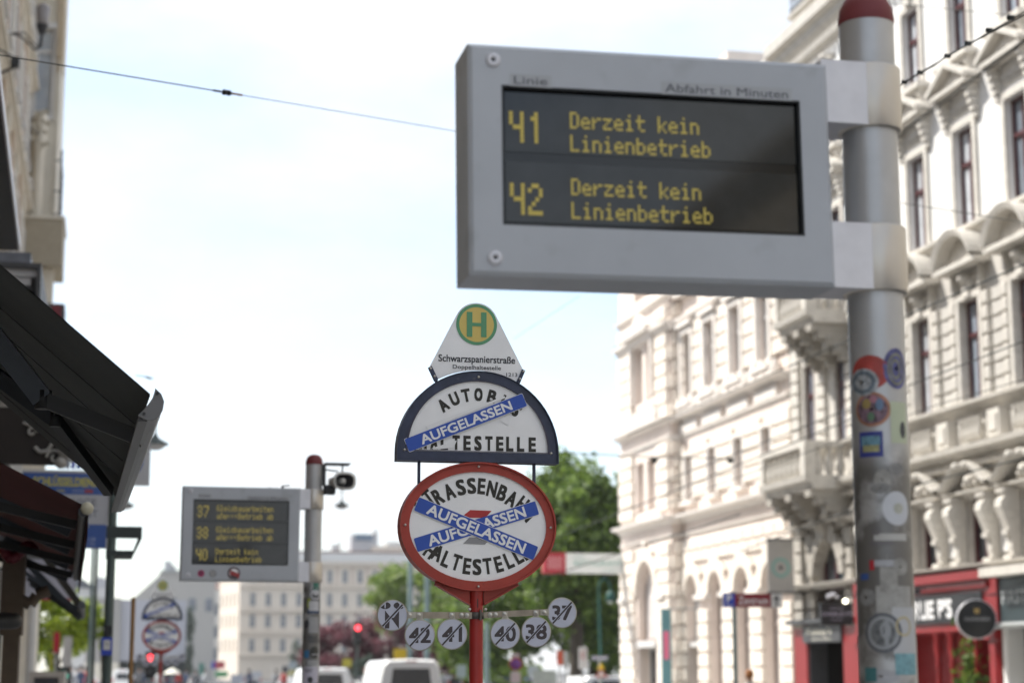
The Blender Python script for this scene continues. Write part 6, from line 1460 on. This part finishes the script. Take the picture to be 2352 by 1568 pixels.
pm = [person_mesh(i+1, c, skin_m) for i, c in enumerate(cl)]
def person(px, Y, k, label, hair, s=1.0, group=None, rz=0):
    a = at(px,1545,Y); o = link('person', pm[k], None, (a.x,Y,.13 if a.x < 2.85 or a.x > 16.3 else 0), (0,0,rz), (s,s,s)); setp(o, label, 'person', group)
    MB().lathe([(0,1.80),(.06,1.79),(.09,1.74),(.1,1.66),(.085,1.60)], 12, (0,.015,0)).build('hair', hair, o); return o
person(1722,40,1,'ginger haired person in a white shirt whose head shows by the direction sign', hair_m, .94)
for i, (px, Y, k, s) in enumerate(((150,95,0,1),(163,90,2,1.02),(176,105,1,.97),(186,88,0,1),(196,112,3,.98),(320,120,2,1),(333,115,0,.96),(366,105,1,1),(411,125,3,1),(428,130,0,1),(450,118,2,.97),(470,140,1,1),(572,130,0,1),(634,140,2,1),(652,120,3,1))):
    person(px, Y, k, ['person in navy coat','person in white shirt','person in grey jacket','person in red shirt'][k]+', '+['first','second','third','fourth','fifth','sixth','seventh','eighth','ninth','tenth','eleventh','twelfth','thirteenth','fourteenth','fifteenth'][i]+' from left in the distant crowd', hair_d, s, 'people in the distance', i*1.3)

# ------------------------------------------------------------------ overhead wires
def wire(label, pts, r, m=wirem, sag=0, clips=None, mid=None):
    P = [at(x,y,Y) for x,y,Y in pts]; n = 16; full = []
    for a, b in zip(P, P[1:]):
        for i in range(n): s = i/n; p = a.lerp(b, s); p.z -= sag*4*s*(1-s); full.append(p)
    full.append(P[-1]); o = full[0].copy()
    t = thing('overhead_wire', label, 'wire', o); MB().tube([p-o for p in full], r, 6).build('cable', m, t)
    for c in clips or []:
        p = at(*c)-o; MB().lathe([(0,-.03),(.02,-.025),(.02,.025),(0,.03)], 10, tuple(p), 'x').build('wire_clip', wirem, t)
    return t
t = wire('long dark span wire crossing the sky at the upper left', [(-90,112,12.6),(490,208,14.2)], .0048)
a = at(490,208,14.2); b = at(556,219,14.4)
t = thing('wire_insulator', 'ribbed insulator linking two span wires in the left sky', 'insulator', a); dd = b-a
MB().bar((0,0,0), dd*.25, .009).bar(dd*.35, dd*.42, .023).bar(dd*.5, dd*.57, .023).bar(dd*.25,dd*.65,.006).build('insulator_bodies', black, t); MB().bar(dd*.62, dd, .009).build('brass_sleeve', wood, t)
wire('thin blue grey span wire running on from the insulator behind the near display', [(556,219,14.4),(1037,300,16),(1500,380,17.5)], .0032, wirel)
tw = wire('upper strand of the clipped double wire at the top right', [(1950,262,17),(2352,28,12.4),(2500,-60,11)], .005)
pairs = [(2077,187),(2113,165),(2176,127),(2223,98),(2272,68),(2321,39)]
wire('lower sagging strand of the clipped double wire at the top right', [(1950,268,17),(2077,190,15.5),(2113,169,15.0),(2145,151,14.7),(2176,128,14.3),(2352,35,12.4),(2500,-52,11)], .007, clips=[(x,y+2,15.5-(x-2077)*.0113) for x,y in pairs])
wire('double strand wire crossing the pediments at the right', [(1960,385,22),(2352,93,16),(2460,10,15)], .009); wire('companion strand just below the wire over the pediments', [(1960,392,22),(2200,214,18),(2352,99,16),(2460,18,15)], .006)
for lab, p, r in (('thin wire crossing the upper windows at the right edge', [(2068,466,22),(2210,488,21),(2352,511,20),(2450,530,19)], .006),
                  ('faint wire across the topmost windows right of the pole', [(2040,8,22),(2352,38,20)], .005),
                  ('wire sloping across the round pediments at the right', [(1440,1000,40),(2085,724,26),(2352,607,22)], .012),
                  ('wire sloping over the middle windows of the white house', [(1500,1115,42),(2085,886,27),(2352,783,23)], .010),
                  ('lower wire crossing the sills of the white house', [(1450,1185,44),(2142,933,28),(2352,871,24)], .008),
                  ('wire in front of the swan neck pediments', [(1700,1265,40),(2132,1106,30),(2352,1052,27)], .012),
                  ('wire sloping over the upper crown of the big tree', [(1100,1300,60),(1278,1234,52),(1430,1175,46),(1960,960,34)], .014),
                  ('wire passing under the restaurant sign', [(1000,1372,60),(1230,1330,52),(1300,1310,50),(1700,1180,42)], .014),
                  ('faint wire rising from behind the stop plate to the near display', [(1180,778,30),(1330,680,26)], .003),
                  ('wire across the upper floors of the pale house', [(1411,800,50),(1560,690,44),(1700,590,40)], .008)):
    wire(lab, p, r)
t = wire('dark span wire with two hangers in front of the pale house', [(1285,1038,40),(1500,1050,40),(1680,1052,40)], .012)
for x in (1503,1677):
    p = at(x,1058,40)-t.location; MB().lathe([(0,-.06),(.06,-.04),(.08,0),(.03,.05),(0,.06)], 10, tuple(p)).bar(tuple(p+Vector((-.1,0,.05))), tuple(p+Vector((.1,0,.05))), .02).build('wire_hanger', wirem, t)
a = at(335,868,24); t = thing('wire_fitting', 'small dark wire fitting floating above the end of the grey awning', 'fitting', a)
MB().tube([(-.12,0,.03),(-.02,0,.02),(.03,0,.0),(.1,0,-.0)], .006).bar((.0,0,.015),(.07,0,-.005),.014).build('fitting_body', polegreen, t); MB().bar((-.12,0,.03),(-2.5,4,.5),.002,4).build('thin_wire', wirel, t)

# ------------------------------------------------------------------ thin summer haze
hz_ = MB().box(-90,120,-75,420,-1.0,31)
ho_ = hz_.build('haze', None); setp(ho_, kind='stuff')
hm = bpy.data.materials.new('haze'); hm.use_nodes = True; hn = hm.node_tree.nodes; hn.remove(hn['Principled BSDF'])
pv = hn.new('ShaderNodeVolumePrincipled'); pv.inputs['Density'].default_value = .00028; pv.inputs['Color'].default_value = (1,.99,.97,1); pv.inputs['Anisotropy'].default_value = .2
hm.node_tree.links.new(pv.outputs[0], hn['Material Output'].inputs['Volume']); ho_.data.materials.append(hm)
